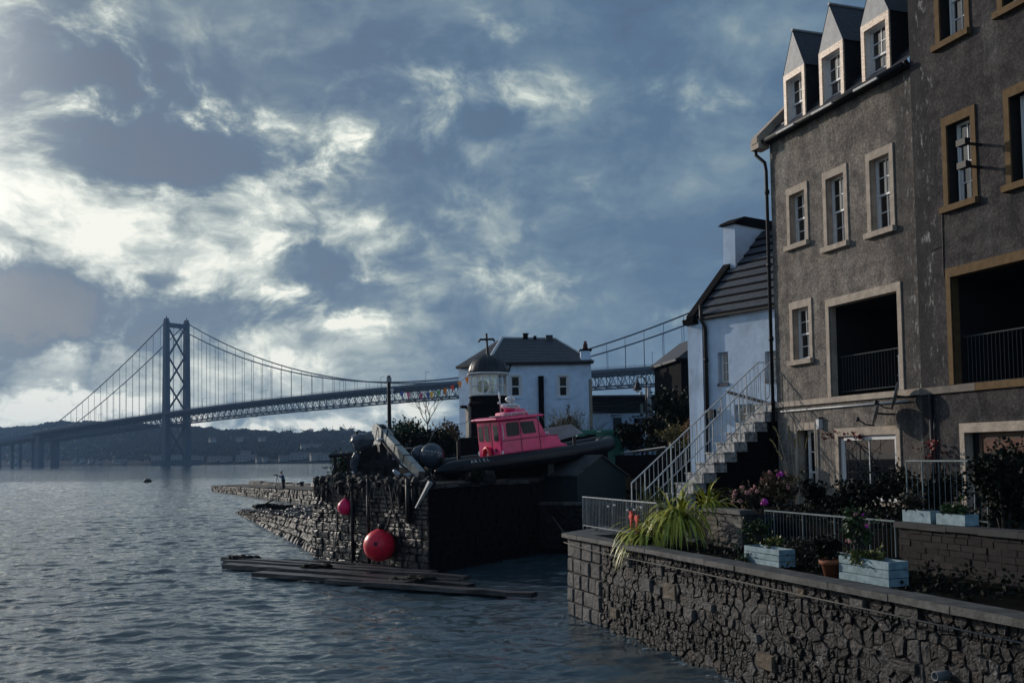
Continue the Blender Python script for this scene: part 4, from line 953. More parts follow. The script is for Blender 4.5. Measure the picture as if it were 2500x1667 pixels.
def show(c): a = sum(q[0] for q in c) / len(c); z = sum(q[1] for q in c) / len(c); d = (fa(a, 7.9, z) - Vector(CO)).length; return parea(c) / d ** 2 * (1 if z > .02 else .3)
cells.sort(key=show, reverse=True)
for c in sq:
    mb = MB(); stone(mb, FA, c, 7.88, R.uniform(.05, .09), .016, .12, .012); mb.build('stone', sea_block, SW)
for a0, a1, z0, z1, mt in big:
    mb = MB(); stone(mb, FA, [(a0, z0), (a1, z0), (a1, z1), (a0, z1)], 7.88, R.uniform(.07, .10), .006, .08, .012); mb.build('stone', mt, SW)
nS = 298 - len(sq) - len(big)
rest = MB()
for i, c in enumerate(cells):
    if i < nS: mb = MB(); stone(mb, FA, c, 7.88, R.uniform(.012, .055), R.uniform(.003, .010), .12, .011); mb.build('stone', R.choice(((sea_stone,) * 5 + (sea_stone2,) * 2 + (sea_stone3,) * 2) if sum(q[1] for q in c) / len(c) > .85 else ((sea_stone,) * 4 + (sea_stone2,) + (sea_stone3,) * 5)), SW)
    else: stone(rest, FA, c, 7.88, R.uniform(.01, .06), .008, .18, .012)
rest.build('small_stones', sea_stone, SW, kind='stuff')
for q in ([(2.97, 8.06), (3.9, 8.06), (3.9, 6.95), (2.02, 6.95)], [(2.02, 6.945), (3.6, 6.945), (3.6, 6.2), (1.3, 6.2)]): MB().vprism(xy(*[fa(*p) for p in q]), 1.86, 1.955).build('coping_slab', coping, SW)
MB().vprism(xy(fa(3.0, 7.88), fa(3.0, 7.3), fa(2.6, 6.0), fa(1.2, 6.0)), -1, 1.85).build('end_core', mortar, SW)
a = 3.91
while a < 18:
    w = R.uniform(.95, 1.35); MB().box(FA, a, a + w - .012, 7.62, 8.06 + R.uniform(-.015, .01), 1.86, 1.955, jit=.006).build('coping_slab', coping, SW); a += w

# quay wall
QX = (A1 - A0).normalized(); LQ = (A1 - A0).length
FQ = Fr(A0, QX, (QX.y, -QX.x, 0))
QW = thing('quay_wall', A1, 'wet shaded stone quay wall under the pink cabined boat', 'wall')
mb = MB(); mb.vprism(xy(A0, A1, QB, QB + V2(-1, 1), A0 + V2(1, 1.2)), -1, 2.79); mb.build('core', wet_core_and_shade, QW)
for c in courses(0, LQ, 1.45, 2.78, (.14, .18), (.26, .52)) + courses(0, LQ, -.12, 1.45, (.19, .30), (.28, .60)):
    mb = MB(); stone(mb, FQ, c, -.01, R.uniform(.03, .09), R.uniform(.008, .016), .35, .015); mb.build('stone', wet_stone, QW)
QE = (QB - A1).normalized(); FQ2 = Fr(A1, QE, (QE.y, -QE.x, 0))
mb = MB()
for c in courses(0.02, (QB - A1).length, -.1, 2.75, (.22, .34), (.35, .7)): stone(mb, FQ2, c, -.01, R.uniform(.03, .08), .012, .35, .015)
mb.build('shaded_stones', wet_core_and_shade, QW, kind='stuff')  # shade of this quay face is put into the near black stone colour
mb = MB()
for k in range(9): mb.box(FQ2, .05 + k * .78, .80 + k * .78, -.4, .10, 2.79, 2.94, jit=.03)
mb.build('edge_stones', wet_stone, QW, kind='stuff')
for i in range(11): MB().box(FQ, .02 + i * .708, .70 + i * .708, -.5, .12, 2.785, 2.93, jit=.03).build('coping_slab', wet_stone, QW)
# back wall of the inlet
BK = thing('inlet_back_wall', QB, 'low dark rubble wall with pale coping below the teal shed', 'wall')
BE = (BW1 - QB).normalized(); FBK = Fr(QB, BE, (BE.y, -BE.x, 0)); LB = (BW1 - QB).length
MB().box(FBK, 0, LB, -.4, -.02, -1, 1.9).build('core', wet_core_and_shade, BK)
bp = []
while len(bp) < 110:
    p = (LB * R.random(), .2 + 1.7 * R.random())
    if all((p[0] - q[0]) ** 2 + (p[1] - q[1]) ** 2 > .012 for q in bp): bp.append(p)
for c in voronoi(bp, 0, LB, .2, 1.9):
    mb = MB(); stone(mb, FBK, c, -.02, R.uniform(.04, .1), .012, .5, .02); mb.build('stone', brick_d, BK)
for i in range(3): MB().box(FBK, i * LB / 3, (i + 1) * LB / 3 - .01, -.5, .1, 1.9, 2.0, jit=.01).build('coping_slab', coping, BK)

def stone_bank(name, label, S0, S1, top0, top1, batter, rows, wid, mat, inland, n_extra, parap=None):
    """stone faced bank from S0 to S1; the face looks left and leans back"""
    t = thing(name, S0, label, 'pier'); e = (S1 - S0); L = e.length; e.normalize(); nrm = Vector((-abs(e.y), e.x * (1 if e.y > 0 else -1), 0)) if False else Vector((e.y * -1, e.x, 0))
    if nrm.dot(Vector((0, -1, 0)) + Vector((-.3, 0, 0))) < 0: nrm = -nrm
    f = Fr(S0, e, nrm); core = MB(); N = 24; P = []
    for i in range(N + 1):
        s = L * i / N; tz = top0 + (top1 - top0) * i / N; k = batter * tz
        P += [f.p(s, 0, -.8), f.p(s, -k - .05, tz - .05), f.p(s, -k - inland, tz + .02), f.p(s, -k - inland, -.8)]
    core.add(P, [(4 * i + j, 4 * i + j + 1, 4 * i + 4 + j + 1, 4 * i + 4 + j) for i in range(N) for j in range(3)] + [(0, 1, 2, 3), (4 * N, 4 * N + 1, 4 * N + 2, 4 * N + 3)])
    core.build('core', mat, t)
    cnt = 0; extra = MB(); s = 0; row_h = 1 / rows
    for r_ in range(rows):
        s = R.uniform(-.5, 0) * wid[0]
        while s < L:
            w = R.uniform(*wid); a, b = max(0, s), min(L, s + w); s += w
            if b - a < .1: continue
            mid = (a + b) / 2 / L; tz = top0 + (top1 - top0) * mid; z0, z1 = tz * r_ * row_h - (.15 if r_ == 0 else 0), tz * (r_ + 1) * row_h
            if tz < .12: continue
            mb = MB() if cnt < 290 else extra
            ln = math.hypot(z1 - z0, batter * (z1 - z0)); sl = Fr(f.p(0, -batter * z0, z0), e, (nrm + Vector((0, 0, batter))).normalized(), (-nrm * batter + Vector((0, 0, 1))).normalized())
            stone(mb, sl, [(a, 0), (b, 0), (b, ln), (a, ln)], 0, R.uniform(.05, .16), .03, .6, .05)
            if mb is not extra: mb.build('stone', mat, t); cnt += 1
    if extra.v: extra.build('far_stones', mat, t, kind='stuff')
    # paving of the top, uneven
    pv = MB(); M_ = 30
    rowsn = 5; P = []
    for i in range(M_ + 1):
        s = L * i / M_; tz = top0 + (top1 - top0) * i / M_; k = batter * tz
        for j in range(rowsn): P.append(f.p(s, -k - .05 - (inland - .1) * j / (rowsn - 1), tz + .05 + R.uniform(-.04, .06) + (parap or 0) * (j / (rowsn - 1)) ** 2))
    pass; pv.add(P, [(i * rowsn + j, (i + 1) * rowsn + j, (i + 1) * rowsn + j + 1, i * rowsn + j + 1) for i in range(M_) for j in range(rowsn - 1)])
    pv.build('paving', M('weedy_paving', (.04, .036, .03), .8, c2=(.012, .012, .010), scale=1.2, bump=1.5, bscale=5), t)
    return t, f, L
CW, FCW, LCW = stone_bank('stone_causeway', 'rough sloping stone causeway running into the water left of the quay', Vector((-7.9, 39.5, 0)), Vector((-20.9, 74, 0)), 1.25, .06, .55, 4, (.5, 1.1), pier_stone, 4.5, 0, .32)
FP, FFP, LFP = stone_bank('stone_pier', 'long low stone pier with a photographer standing on it', Vector((-15.2, 79, 0)), Vector((-39.3, 128.5, 0)), 1.25, .62, .08, 3, (.7, 1.5), pier_stone, 5.0, 0)
mb = MB()
for k in range(26): mb.box(FFP, 20 + k * 1.36, 21.3 + k * 1.36, -5.5, -4.7, .3, 1.25 + R.uniform(-.1, .1) - k * .008, jit=.08)
mb.build('parapet_stones', pier_stone, FP, kind='stuff')
cr_ = MB()
for _ in range(420):
    s_ = R.uniform(0, 33) ; tz_ = 1.25 - 1.19 * s_ / LCW; o_ = R.uniform(.1, 3.6); r_ = R.uniform(.08, .26)
    cr_.blob(FCW.p(s_, -.55 * tz_ - o_, tz_ + .07 + .32 * (o_ / 4.4) ** 2), (r_, r_ * .8, r_ * .5), 7, 5, .6, 2, sd=R.random() * 30)
cr_.build('rubble', wet_stone, CW, kind='stuff')
wh = MB(); wq = pton(FCW, 660, 1238, -.9)
for _ in range(16): wh.blob(wq + Vector((R.gauss(0, .7), R.gauss(0, .3), R.uniform(0, .12))), (R.uniform(.12, .35), R.uniform(.1, .25), R.uniform(.05, .16)), 8, 5, .6, 2.5, sd=R.random() * 30)
wh.tube([wq + Vector((-.5, 0, .1)), wq + Vector((.1, 0, .42)), wq + Vector((.35, 0, .5))], [.06, .05, .02], 5)
tag(wh.build('weed_heap', weed, kind='stuff'), 'dark heap of seaweed and driftwood lying on the causeway', 'seaweed')
p = atZ(737, 1188, .95); t = thing('bollard', p, 'dark iron bollard on the far pier right of the photographer', 'bollard')
MB().lathe(p, [(.24, 0), (.2, .1), (.19, .38), (.26, .42), (.26, .52), (.1, .56)], 10).build('post', blackm, t, True)

# foam where the water laps the stones
def foam(fr, s0, s1, off, n, w):
    mb = MB()
    for _ in range(n):
        s = R.uniform(s0, s1); c = fr.p(s, off + abs(R.gauss(0, .08)), R.uniform(-.01, .05)); mb.blob(c, (R.uniform(.03, w * .9), R.uniform(.008, .03), R.uniform(.004, .014)), 6, 4, .6, 2, sd=R.random() * 30)
    return mb
mb = foam(FCW, 0, 26, .10, 240, .22); m2 = foam(FQ, .1, LQ, .14, 60, .10); m3 = foam(FA, 3, 11, 8.06, 90, .09); m4 = foam(FFP, 0, 30, .10, 120, .3)
for q in (m2, m3, m4): mb.add(q.v, q.f)
mb.build('foam', foam_m, recalc=False, kind='stuff')

# ------------------------------------------------------------------ photographer on the pier
def skinned(name, V, E_, rads, mat, parent, root=0, sub=2):
    me = bpy.data.meshes.new(name); L = org(parent); me.from_pydata([tuple(Vector(v) - L) for v in V], E_, [])
    o = bpy.data.objects.new('tmp', me); col.objects.link(o); mo = o.modifiers.new('s', 'SKIN'); o.modifiers.new('u', 'SUBSURF').levels = sub
    for i, r in enumerate(rads): me.skin_vertices[0].data[i].radius = (r, r) if isinstance(r, float) else r; me.skin_vertices[0].data[i].use_root = (i == root)
    dg = bpy.context.evaluated_depsgraph_get(); m2 = bpy.data.meshes.new_from_object(o.evaluated_get(dg)); bpy.data.objects.remove(o)
    m2.name = name; m2.materials.clear(); m2.materials.append(mat); m2.polygons.foreach_set('use_smooth', [True] * len(m2.polygons))
    q = bpy.data.objects.new(name, m2); col.objects.link(q); q.parent = parent; return q
pp = atZ(692, 1196, .93); H = 1.76
ph = thing('person', pp, 'person in blue jacket and dark trousers bending to a camera on a tripod', 'person')
F_ = Fr(pp, (-1, .12, 0), (0, -1, 0))        # x forward, towards the left
j = [F_.p(*q) for q in [(0, 0, .93), (.03, 0, 1.15), (.07, 0, 1.38), (.14, 0, 1.50), (.19, 0, 1.62), (.20, 0, 1.70),
     (.0, .10, .90), (.03, .11, .50), (-.02, .12, .08), (.10, .12, .03), (0, -.10, .90), (-.04, -.13, .50), (-.10, -.14, .08), (.03, -.14, .03),
     (.06, .18, 1.40), (.20, .24, 1.20), (.42, .14, 1.40), (.50, .08, 1.44), (.06, -.18, 1.40), (.20, -.24, 1.20), (.42, -.12, 1.38), (.50, -.06, 1.42)]]
E1 = [(0, 1), (1, 2), (2, 3), (3, 4), (4, 5), (0, 6), (6, 7), (7, 8), (8, 9), (0, 10), (10, 11), (11, 12), (12, 13), (2, 14), (14, 15), (15, 16), (16, 17), (2, 18), (18, 19), (19, 20), (20, 21)]
skinned('body', j, E1, [.14, .13, .13, .055, .10, .085, .085, .06, .045, .04, .085, .06, .045, .04, .055, .045, .035, .03, .055, .045, .035, .03], skin_m, ph)
skinned('jacket', [j[0] - Vector((0, 0, .08))] + [j[k] for k in (1, 2, 14, 15, 16, 18, 19, 20)], [(0, 1), (1, 2), (2, 3), (3, 4), (4, 5), (2, 6), (6, 7), (7, 8)], [.175, .17, .165, .085, .075, .055, .085, .075, .055], blue_coat, ph)
skinned('trousers', [j[k] for k in (0, 6, 7, 8, 10, 11, 12)], [(0, 1), (1, 2), (2, 3), (0, 4), (4, 5), (5, 6)], [.15, .11, .085, .07, .11, .085, .07], dark_cloth, ph)
MB().blob(j[5] - Vector((.0, 0, -.02)), (.115, .105, .10), 10, 7).build('hair', M('dark_hair', (.01, .009, .008), .7), ph, True)
tp = F_.p(.62, 0, 1.44); t = thing('tripod_camera', F_.p(.62, 0, 0), 'camera on a slim tripod in front of the person on the pier', 'camera')
for a in (.3, 2.4, 4.5): MB().tube([tp - Vector((0, 0, .1)), Vector((tp.x, tp.y, pp.z)) + Vector((math.cos(a), math.sin(a), 0)) * .38], .02, 5).build('leg', blackm, t)
cb = MB(); cb.box(Fr(tp, F_.x, F_.y), -.06, .06, -.08, .08, -.08, .06); cb.build('camera_body', blackm, t); MB().tube([tp + F_.x * .05, tp + F_.x * .32], [.045, .055], 8).build('lens', blackm, t)

p = atZ(360, 1176, 0); t = thing('mooring_buoy', p, 'dark mooring buoy floating alone far out on the left', 'buoy')
MB().lathe(p, [(.2, -.4), (.75, -.1), (.8, .25), (.55, .5), (.15, .6)], 12).build('float', blackm, t, True); MB().tube([p + Vector((0, 0, .6)), p + Vector((0, 0, .85)), p + Vector((.15, 0, .95))], .05, 6).build('mooring_ring', blackm, t)

# ------------------------------------------------------------------ floating timbers
FR_ = atZ(560, 1360, .1); e0 = (atZ(1150, 1412, .1) - FR_); e0.z = 0; e0.normalize(); FT = Fr(FR_, e0, (e0.y, -e0.x, 0))
RAFT = thing('timber_raft', FR_, 'long floating raft of dark weathered planks at the foot of the quay', 'raft')
def plank(x0, y0, x1, y1, w, h=.10, z=.05):
    h *= .6; z *= .55; w *= .8
    a = atZ(x0, y0, .1); b = atZ(x1, y1, .1); e = b - a; e.z = 0; L = e.length; e.normalize(); f = Fr(a, e, (e.y, -e.x, 0))
    mb = MB(); n = 8; P = []
    for i in range(n + 1):
        s = L * i / n; wv = R.uniform(-.02, .02); P += [f.p(s, -w / 2 + R.uniform(-.015, .015), z - h), f.p(s, w / 2 + R.uniform(-.015, .015), z - h), f.p(s, w / 2 + R.uniform(-.015, .015), z + .05 + wv), f.p(s, -w / 2, z + .05 + wv)]
    mb.add(P, [(4 * i + k, 4 * i + (k + 1) % 4, 4 * i + 4 + (k + 1) % 4, 4 * i + 4 + k) for i in range(n) for k in range(4)] + [(0, 1, 2, 3), (4 * n, 4 * n + 1, 4 * n + 2, 4 * n + 3)])
    mb.build('plank', timber, RAFT)
for q in ((548, 1366, 1060, 1402, .42, .16, .12), (552, 1372, 1140, 1413, .35, .14, .10), (556, 1378, 900, 1402, .34), (550, 1384, 720, 1394, .40, .18, .12), (660, 1390, 1150, 1432, .50, .12, .10), (628, 1403, 1000, 1429, .62, .16, .13), (760, 1400, 1120, 1420, .30), (800, 1420, 1200, 1444, .42), (880, 1428, 1305, 1457, .40, .12, .12), (1000, 1432, 1230, 1449, .36), (780, 1386, 1010, 1398, .3), (700, 1370, 960, 1387, .28, .12, .1)): plank(*q)
for x, y, r, lab in ((768, 1388, .42, 'heap of dark seaweed on the middle of the floating planks'), (1030, 1417, .5, 'low patch of wet seaweed on the right part of the floating planks'), (600, 1364, .4, 'tangle of weed on the far left end of the planks')):
    p = atZ(x, y, .16); mb = MB()
    for _ in range(9): mb.blob(p + Vector((R.gauss(0, r * .7), R.gauss(0, r * .25), R.uniform(0, .1))), (r * R.uniform(.3, .6), r * .3, .09), 8, 5, .6, 2.5, sd=R.random() * 30)
    tag(mb.build('seaweed_heap', weed), lab, 'seaweed')

# ------------------------------------------------------------------ red buoys and gear on the quay wall
def buoy(px, py, r, lab, mat, face):
    c = pton(FQ, px, py, r * .8); t = thing('fender_buoy', c, lab, 'buoy', 'red buoys on the quay wall')
    ax = Vector((.10, -.05, 1)).normalized() if not face else Vector((.12, -.06, 1)).normalized(); s_ = ax.orthogonal().normalized(); f = Fr(c, s_, ax.cross(s_), ax)
    prof = [(r * .06, -r * 1.03)] + [(r * math.cos(th), r * math.sin(th)) for th in [rad(k) for k in range(-78, 40, 9)]] + [(r * .62, r * .82), (r * .42, r * 1.06), (r * .2, r * 1.24), (r * .12, r * 1.36)]
    if face: prof = [(r * math.cos(rad(k)), r * math.sin(rad(k))) for k in range(-87, 60, 8)] + [(r * .38, r * .95), (r * .18, r * 1.04), (r * .10, r * 1.12)]
    MB().lathe(c, prof, 28, fr=f).build('float', mat, t, True)
    MB().lathe(f.p(0, 0, r * (1.28 if not face else 1.05)), [(r * .10, 0), (r * .22, .04), (r * .22, r * .3), (r * .08, r * .4)], 12, fr=Fr(f.p(0, 0, r * (1.25 if not face else 1.0)), f.x, f.y, f.z)).build('mooring_eye', blackm, t, True)
    return t, c, f
B1, c1, f1 = buoy(842, 1238, .27, 'smaller pear shaped pink red buoy hanging high on the quay wall', pink_buoy, False)
B2, c2, f2 = buoy(926, 1331, .545, 'big round bright red buoy low on the quay wall', red_buoy, True)
d = (Vector(CO) - c2).normalized(); q = c2 + (d + Vector((-.22, 0, .10))).normalized() * .54
MB().lathe(q, [(.075, -.01), (.075, .012), (.03, .016)], 12, fr=Fr(q, d.orthogonal().normalized(), d.cross(d.orthogonal().normalized()), (q - c2).normalized())).build('valve_plug', pink_seam, B2)
def rope(pts, r, name, lab, mat=rope_m, cat='rope'):
    return tag(MB().tube(pts, r, 6).build(name, mat, None, True), lab, cat)
rope([pton(FQ, x, y, o) for x, y, o in ((850, 1178, .2), (856, 1192, .26), (852, 1206, .22), (849, 1219, .18))], .035, 'buoy_rope', 'thick dark rope holding the smaller hanging buoy', netm)
rope([pton(FQ, x, y, o) for x, y, o in ((950, 1180, .2), (960, 1235, .16), (945, 1288, .3), (938, 1297, .4))], .03, 'buoy_rope', 'dark rope from the wall top to the big red buoy', netm)
rope([pton(FQ, x, y, o) for x, y, o in ((826, 1180, .15), (823, 1240, .13), (822, 1300, .13), (816, 1340, .14), (808, 1366, .16), (790, 1376, .2))], .022, 'hanging_rope', 'grey rope hanging down the quay wall left of the small buoy into the water')
for x, lab in ((859, 'black iron pipe down the quay wall behind the small buoy'), (898, 'black iron pipe on the quay wall between the two buoys'), (996, 'short black timber fender near the right end of the quay wall')):
    tag(MB().tube([pton(FQ, x, 1168, .14), pton(FQ, x + 2, 1375 if x < 990 else 1275, .14)], .06 if x != 996 else .10, 8).build('wall_pipe' if x != 996 else 'timber_fender', blackm, None, True), lab, 'pipe' if x != 996 else 'fender')
t = thing('metal_strut', pton(FQ, 1045, 1178, .2), 'pale metal strut leaning out over the quay corner below the stern', 'strut')
mb = MB(); a, b = pton(FQ, 1051, 1176, .25), pton(FQ, 1015, 1240, .55); mb.tube([a, a.lerp(b, .35), b], [.10, .07, .035], 4); mb.build('blade', lead, t)
# tarred nets and tarps heaped along the wall top
mb = MB(); NT_ = thing('fishing_net', pton(FQ, 900, 1170, -.2), 'heap of dark tarred nets draped along the top of the quay wall', 'net')
for i in range(60):
    s = LQ * (i + R.random()) / 60; h = .10 + .16 * (1 + mnoise.noise(Vector((s * .9, 2, 7)))); p = FQ.p(s, R.uniform(-.25, .12), 2.92 + R.uniform(0, h * .7)); mb.blob(p, (R.uniform(.10, .28), R.uniform(.12, .25), R.uniform(.08, .20)), 9, 6, .55, 2.2, sd=R.random() * 40)
for i in range(26):
    s = R.choice([.45, .8, 1.1, 4.0, 5.6, 6.2, 2.0, 7.0]) + R.gauss(0, .18); ln = R.uniform(.15, .75)
    mb.blob(FQ.p(s, .14, 2.85 - ln * .45), (R.uniform(.05, .12), .07, ln * .55), 8, 6, .5, 3, sd=R.random() * 40)
mb.build('net_folds', netm, NT_)
mb = MB()
for i in range(22):
    s = R.uniform(0, LQ); p = FQ.p(s, .12, 2.95); mb.tube([p + Vector((0, 0, R.uniform(0, .2))), FQ.p(s + R.uniform(-.3, .3), .2, 2.9 - R.uniform(.0, .3)), FQ.p(s + R.uniform(-.5, .5), .16, 2.7 - R.uniform(.1, .8))], .012, 4)
mb.build('loose_cords', rope_m, NT_, kind='stuff')

# ================================================================== LIGHT TOWER
def clear_glass():
    ma = bpy.data.materials.new('clear_glass'); ma.use_nodes = True; nt = ma.node_tree; nt.nodes.clear(); N = NT(nt)
    a = N.n('ShaderNodeBsdfTransparent'); a.inputs[0].default_value = (.86, .90, .90, 1); b = N.n('ShaderNodeBsdfGlossy'); b.inputs[1].default_value = .04
    mx = N.n('ShaderNodeMixShader'); mx.inputs[0].default_value = .16; nt.links.new(a.outputs[0], mx.inputs[1]); nt.links.new(b.outputs[0], mx.inputs[2])
    o = N.n('ShaderNodeOutputMaterial'); nt.links.new(mx.outputs[0], o.inputs[0]); return ma
clearg = clear_glass()
LT = Vector((-1.19, 50, 0)); lt = thing('light_tower', LT + Vector((0, 0, 3)), 'small black lighthouse tower with white glazed lantern, dark dome and bent cross', 'lighthouse')
def octp(r, z, n=8, a0=rad(22.5 + 8)): return [LT + Vector((r * math.cos(a0 + 2 * math.pi * k / n), r * math.sin(a0 + 2 * math.pi * k / n), z)) for k in range(n)]
z0, z1 = 6.86, 7.98
mb = MB(); mb.lathe(LT, [(1.02, 2.9), (1.0, 6.35), (1.08, 6.36), (1.10, 6.5), (1.02, 6.6), (1.0, z0 - .03)], 8, a0=rad(30.5)); mb.build('tower_shaft', black_stone, lt)
MB().lathe(LT, [(1.05, z0 - .05), (1.05, z0)], 8, a0=rad(30.5)).build('gallery_slab', black_stone, lt)
for k in range(9):
    zq = 3.05 + k * .37; f = fr_ang(LT + Vector((-1.07, -.12, 0)), rad(20)); MB().box(f, -.06, .10 + .08 * (k % 2), -.35, .14, zq, zq + .345, jit=.015).build('quoin', pale_stone, lt)
MB().box(fr_ang(LT + Vector((-1.22, -.2, 0)), .3), -.18, .12, -.1, .2, 6.28, 6.42).build('corbel', black_stone, lt)
P8 = octp(.97, z0); T8 = octp(.97, z1)
mb = MB()
for k in range(8):
    a, b, c, d = P8[k], P8[(k + 1) % 8], T8[k], T8[(k + 1) % 8]
    mb.tube([a, c], .045, 4); mb.tube([(a + b) / 2, (c + d) / 2], .028, 4); mb.tube([a.lerp(c, .47), b.lerp(d, .47)], .026, 4); mb.tube([a + Vector((0, 0, .04)), b + Vector((0, 0, .04))], .05, 4); mb.tube([c - Vector((0, 0, .03)), d - Vector((0, 0, .03))], .05, 4)
mb.build('lantern_frame', whitew, lt)
for k in range(8):
    for (u0, u1) in ((.02, .49), (.51, .98)):
        for (h0, h1) in ((.04, .46), (.48, .97)):
            q = lambda u, h: P8[k].lerp(P8[(k + 1) % 8], u).lerp(T8[k].lerp(T8[(k + 1) % 8], u), h)
            MB().poly([q(u0, h0), q(u1, h0), q(u1, h1), q(u0, h1)]).build('lantern_pane', clearg, lt)
MB().lathe(LT, [(1.13, z1 - .01), (1.15, z1 + .03), (1.12, z1 + .07), (1.0, z1 + .075)], 8, a0=rad(30.5)).build('cornice', whitew, lt)
MB().lathe(LT + Vector((0, 0, z1 + .06)), [(1.02 * math.cos(rad(k)), .98 * math.sin(rad(k))) for k in range(0, 88, 7)] + [(.06, .99)], 24).build('dome', dome_m, lt, True)
mb = MB()
for k in range(12):
    th = 2 * math.pi * k / 12; mb.tube([LT + Vector((1.03 * math.cos(rad(e)) * math.cos(th), 1.03 * math.cos(rad(e)) * math.sin(th), z1 + .06 + .985 * math.sin(rad(e)))) for e in range(2, 86, 8)], .010, 4)
mb.build('dome_seams', dome_m, lt)
cz = z1 + 1.0; fx = rad(-6)
f = fr_ang(LT, fx); mb = MB(); mb.tube([f.p(.0, 0, cz - .05), f.p(-.03, 0, cz + .45), f.p(-.06, 0, cz + 1.12)], [.09, .055, .055], 6)
mb.box(f, -.40, .32, -.04, .04, cz + .76, cz + .86); mb.tube([f.p(-.36, 0, cz + .82), f.p(-.48, 0, cz + .68)], .05, 5); mb.tube([f.p(.28, 0, cz + .82), f.p(.36, 0, cz + .68)], .05, 5); mb.build('cross_finial', blackm, lt)
mb = MB(); g_ = LT + Vector((-.28, -.1, 7.38)); mb.lathe(g_, [(.02, -.10), (.30, -.08), (.33, 0), (.30, .06), (.02, .08)], 16, fr=Fr(g_, (1, 0, 0), (0, 0, 1), (.3, -1, 0))); mb.build('lamp_lens', dark_in, lt, True)
mb = MB(); mb.tube([g_ + Vector((0, .05, -.5)), g_ + Vector((0, .05, 0))], .05, 6); mb.lathe(LT + Vector((.12, .1, 7.1)), [(.1, -.25), (.1, .25), (.06, .3), (.1, .35), (.1, .6), (.03, .65)], 10); mb.build('lamp_stand', alu, lt)
MB().lathe(LT, [(.5, z0), (.5, z0 + .02)], 12).build('lantern_floor', whitew, lt)
MB().tube([LT + Vector((.98, -.35, 6.7)), LT + Vector((.98, -.35, 7.5))], .02, 5).build('vent_pipe', whitew, lt)

# ------------------------------------------------------------------ pole, bunting
tpz = atY(950, 917, 55); t = thing('telegraph_pole', (tpz.x, 55, 2.9), 'dark timber pole standing on the quay with a small lamp near its top', 'pole')
MB().tube([(tpz.x, 55, 2.9), (tpz.x - .02, 55, tpz.z)], [.13, .10], 8).build('post', blackm, t); 
mb = MB(); mb.box(WORLD, tpz.x - .13, tpz.x + .12, 54.9, 55.1, tpz.z - .35, tpz.z - .1); mb.box(WORLD, tpz.x - .14, tpz.x - .06, 54.85, 55.1, tpz.z - .95, tpz.z - .82); mb.build('pole_fittings', lead, t)
b0 = Vector((tpz.x, 54.9, atY(950, 946, 55).z)); b1 = Vector((-2.1, 50.2, 8.0)); bl = []
for i in range(25):
    u = i / 24; q = b0.lerp(b1, u); q.z -= 1.1 * 4 * u * (1 - u) * .55; bl.append(q)
tag(MB().tube(bl, .008, 4).build('bunting_line', rope_m), 'thin sagging bunting line between the pole and the light tower', 'line')
cl = [('orange', (.75, .22, .02)), ('yellow', (.75, .45, .03)), ('pink', (.7, .12, .25)), ('blue', (.05, .10, .4)), ('red', (.6, .04, .04)), ('green', (.04, .25, .10)), ('white', (.7, .7, .7))]
for i, (u, ci) in enumerate(((.06, 6), (.17, 3), (.25, 2), (.33, 6), (.42, 2), (.50, 3), (.58, 1), (.66, 5), (.74, 0), (.82, 4), (.90, 0), (.965, 0))):
    q = bl[int(u * 24)]; nm, c_ = cl[ci]; a = R.uniform(-.5, .5); ex = (b1 - b0).normalized(); f = Fr(q, ex, Vector((ex.y, -ex.x, 0)).normalized())
    mb = MB(); mb.add([f.p(-.16, 0, 0), f.p(.16, 0, 0), f.p(.02 + a * .2, .08 * a, -.38), f.p(-.16, .012, 0), f.p(.16, .012, 0), f.p(.02 + a * .2, .08 * a + .012, -.38)], [(0, 1, 2), (3, 4, 5), (0, 1, 4, 3), (1, 2, 5, 4), (2, 0, 3, 5)])
    o = mb.build('bunting_flag', M('flag_' + nm, c_, .8, var=.15)); o['group'] = 'flags on the bunting line'; o['category'] = 'flag'
    o['label'] = nm + ' flag on the bunting line, ' + ['nearest the pole', 'second from the pole', 'third from the pole', 'fourth from the pole', 'fifth from the pole', 'sixth from the pole', 'sixth from the light tower', 'fifth from the light tower', 'fourth from the light tower', 'third from the light tower', 'second from the light tower', 'nearest the light tower'][i]

# ================================================================== THE BOAT
be, pt = rad(34), rad(5.6)
tip = atY(1065, 1150, 36.6); eyb = Vector((-math.sin(be), math.cos(be), 0)); exb = Vector((math.cos(be) * math.cos(pt), math.sin(be) * math.cos(pt), math.sin(pt))); ezb = exb.cross(eyb).normalized()
BT = Fr(tip + eyb * 1.05, exb, eyb, ezb); bp_ = BT.p
boat = thing('inflatable_boat', Vector((BT.o.x, BT.o.y, 2.95)), 'long black inflatable boat with bright pink cabin, propped on the quay', 'boat')
def tubepath(sg):
    P = []; 
    for k in range(13): s = .0 + 5.9 * k / 12; P.append((s, sg * 1.05, 0))
    for k in range(1, 11):
        th = k / 10 * rad(84); P.append((5.9 + 3.1 * math.sin(th), sg * 1.05 * (math.cos(th) ** .75 if k < 10 else .12), .06 * k / 10 + .10 * (k / 10) ** 2))
    return P
for sg in (-1, 1):
    P = tubepath(sg); rr = [.05, .20, .295] + [.31] * (len(P) - 5) + [.30, .27]
    P = [(-.05, sg * 1.05, -.02), (.25, sg * 1.05, 0), (.62, sg * 1.05, 0)] + P[2:]
    rr = [.06, .20, .30] + [.31 + .006 * math.sin(i * 2.1) for i in range(len(P) - 4)] + [.27]
    MB().tube([bp_(*q) for q in P], rr, 18).build('buoyancy_tube', rubber, boat, True)
    MB().tube([bp_(q[0], q[1] + sg * .30 * (1 if q[0] < 6.4 else .6), q[2] - .06) for q in P[2:-3]], .035, 6).build('rubbing_strake', blackm, boat, True)
mb = MB(); mb.blob(bp_(8.85, 0, .16), (.30, .36, .28), 12, 8); mb.build('bow_cap', rubber, boat, True)
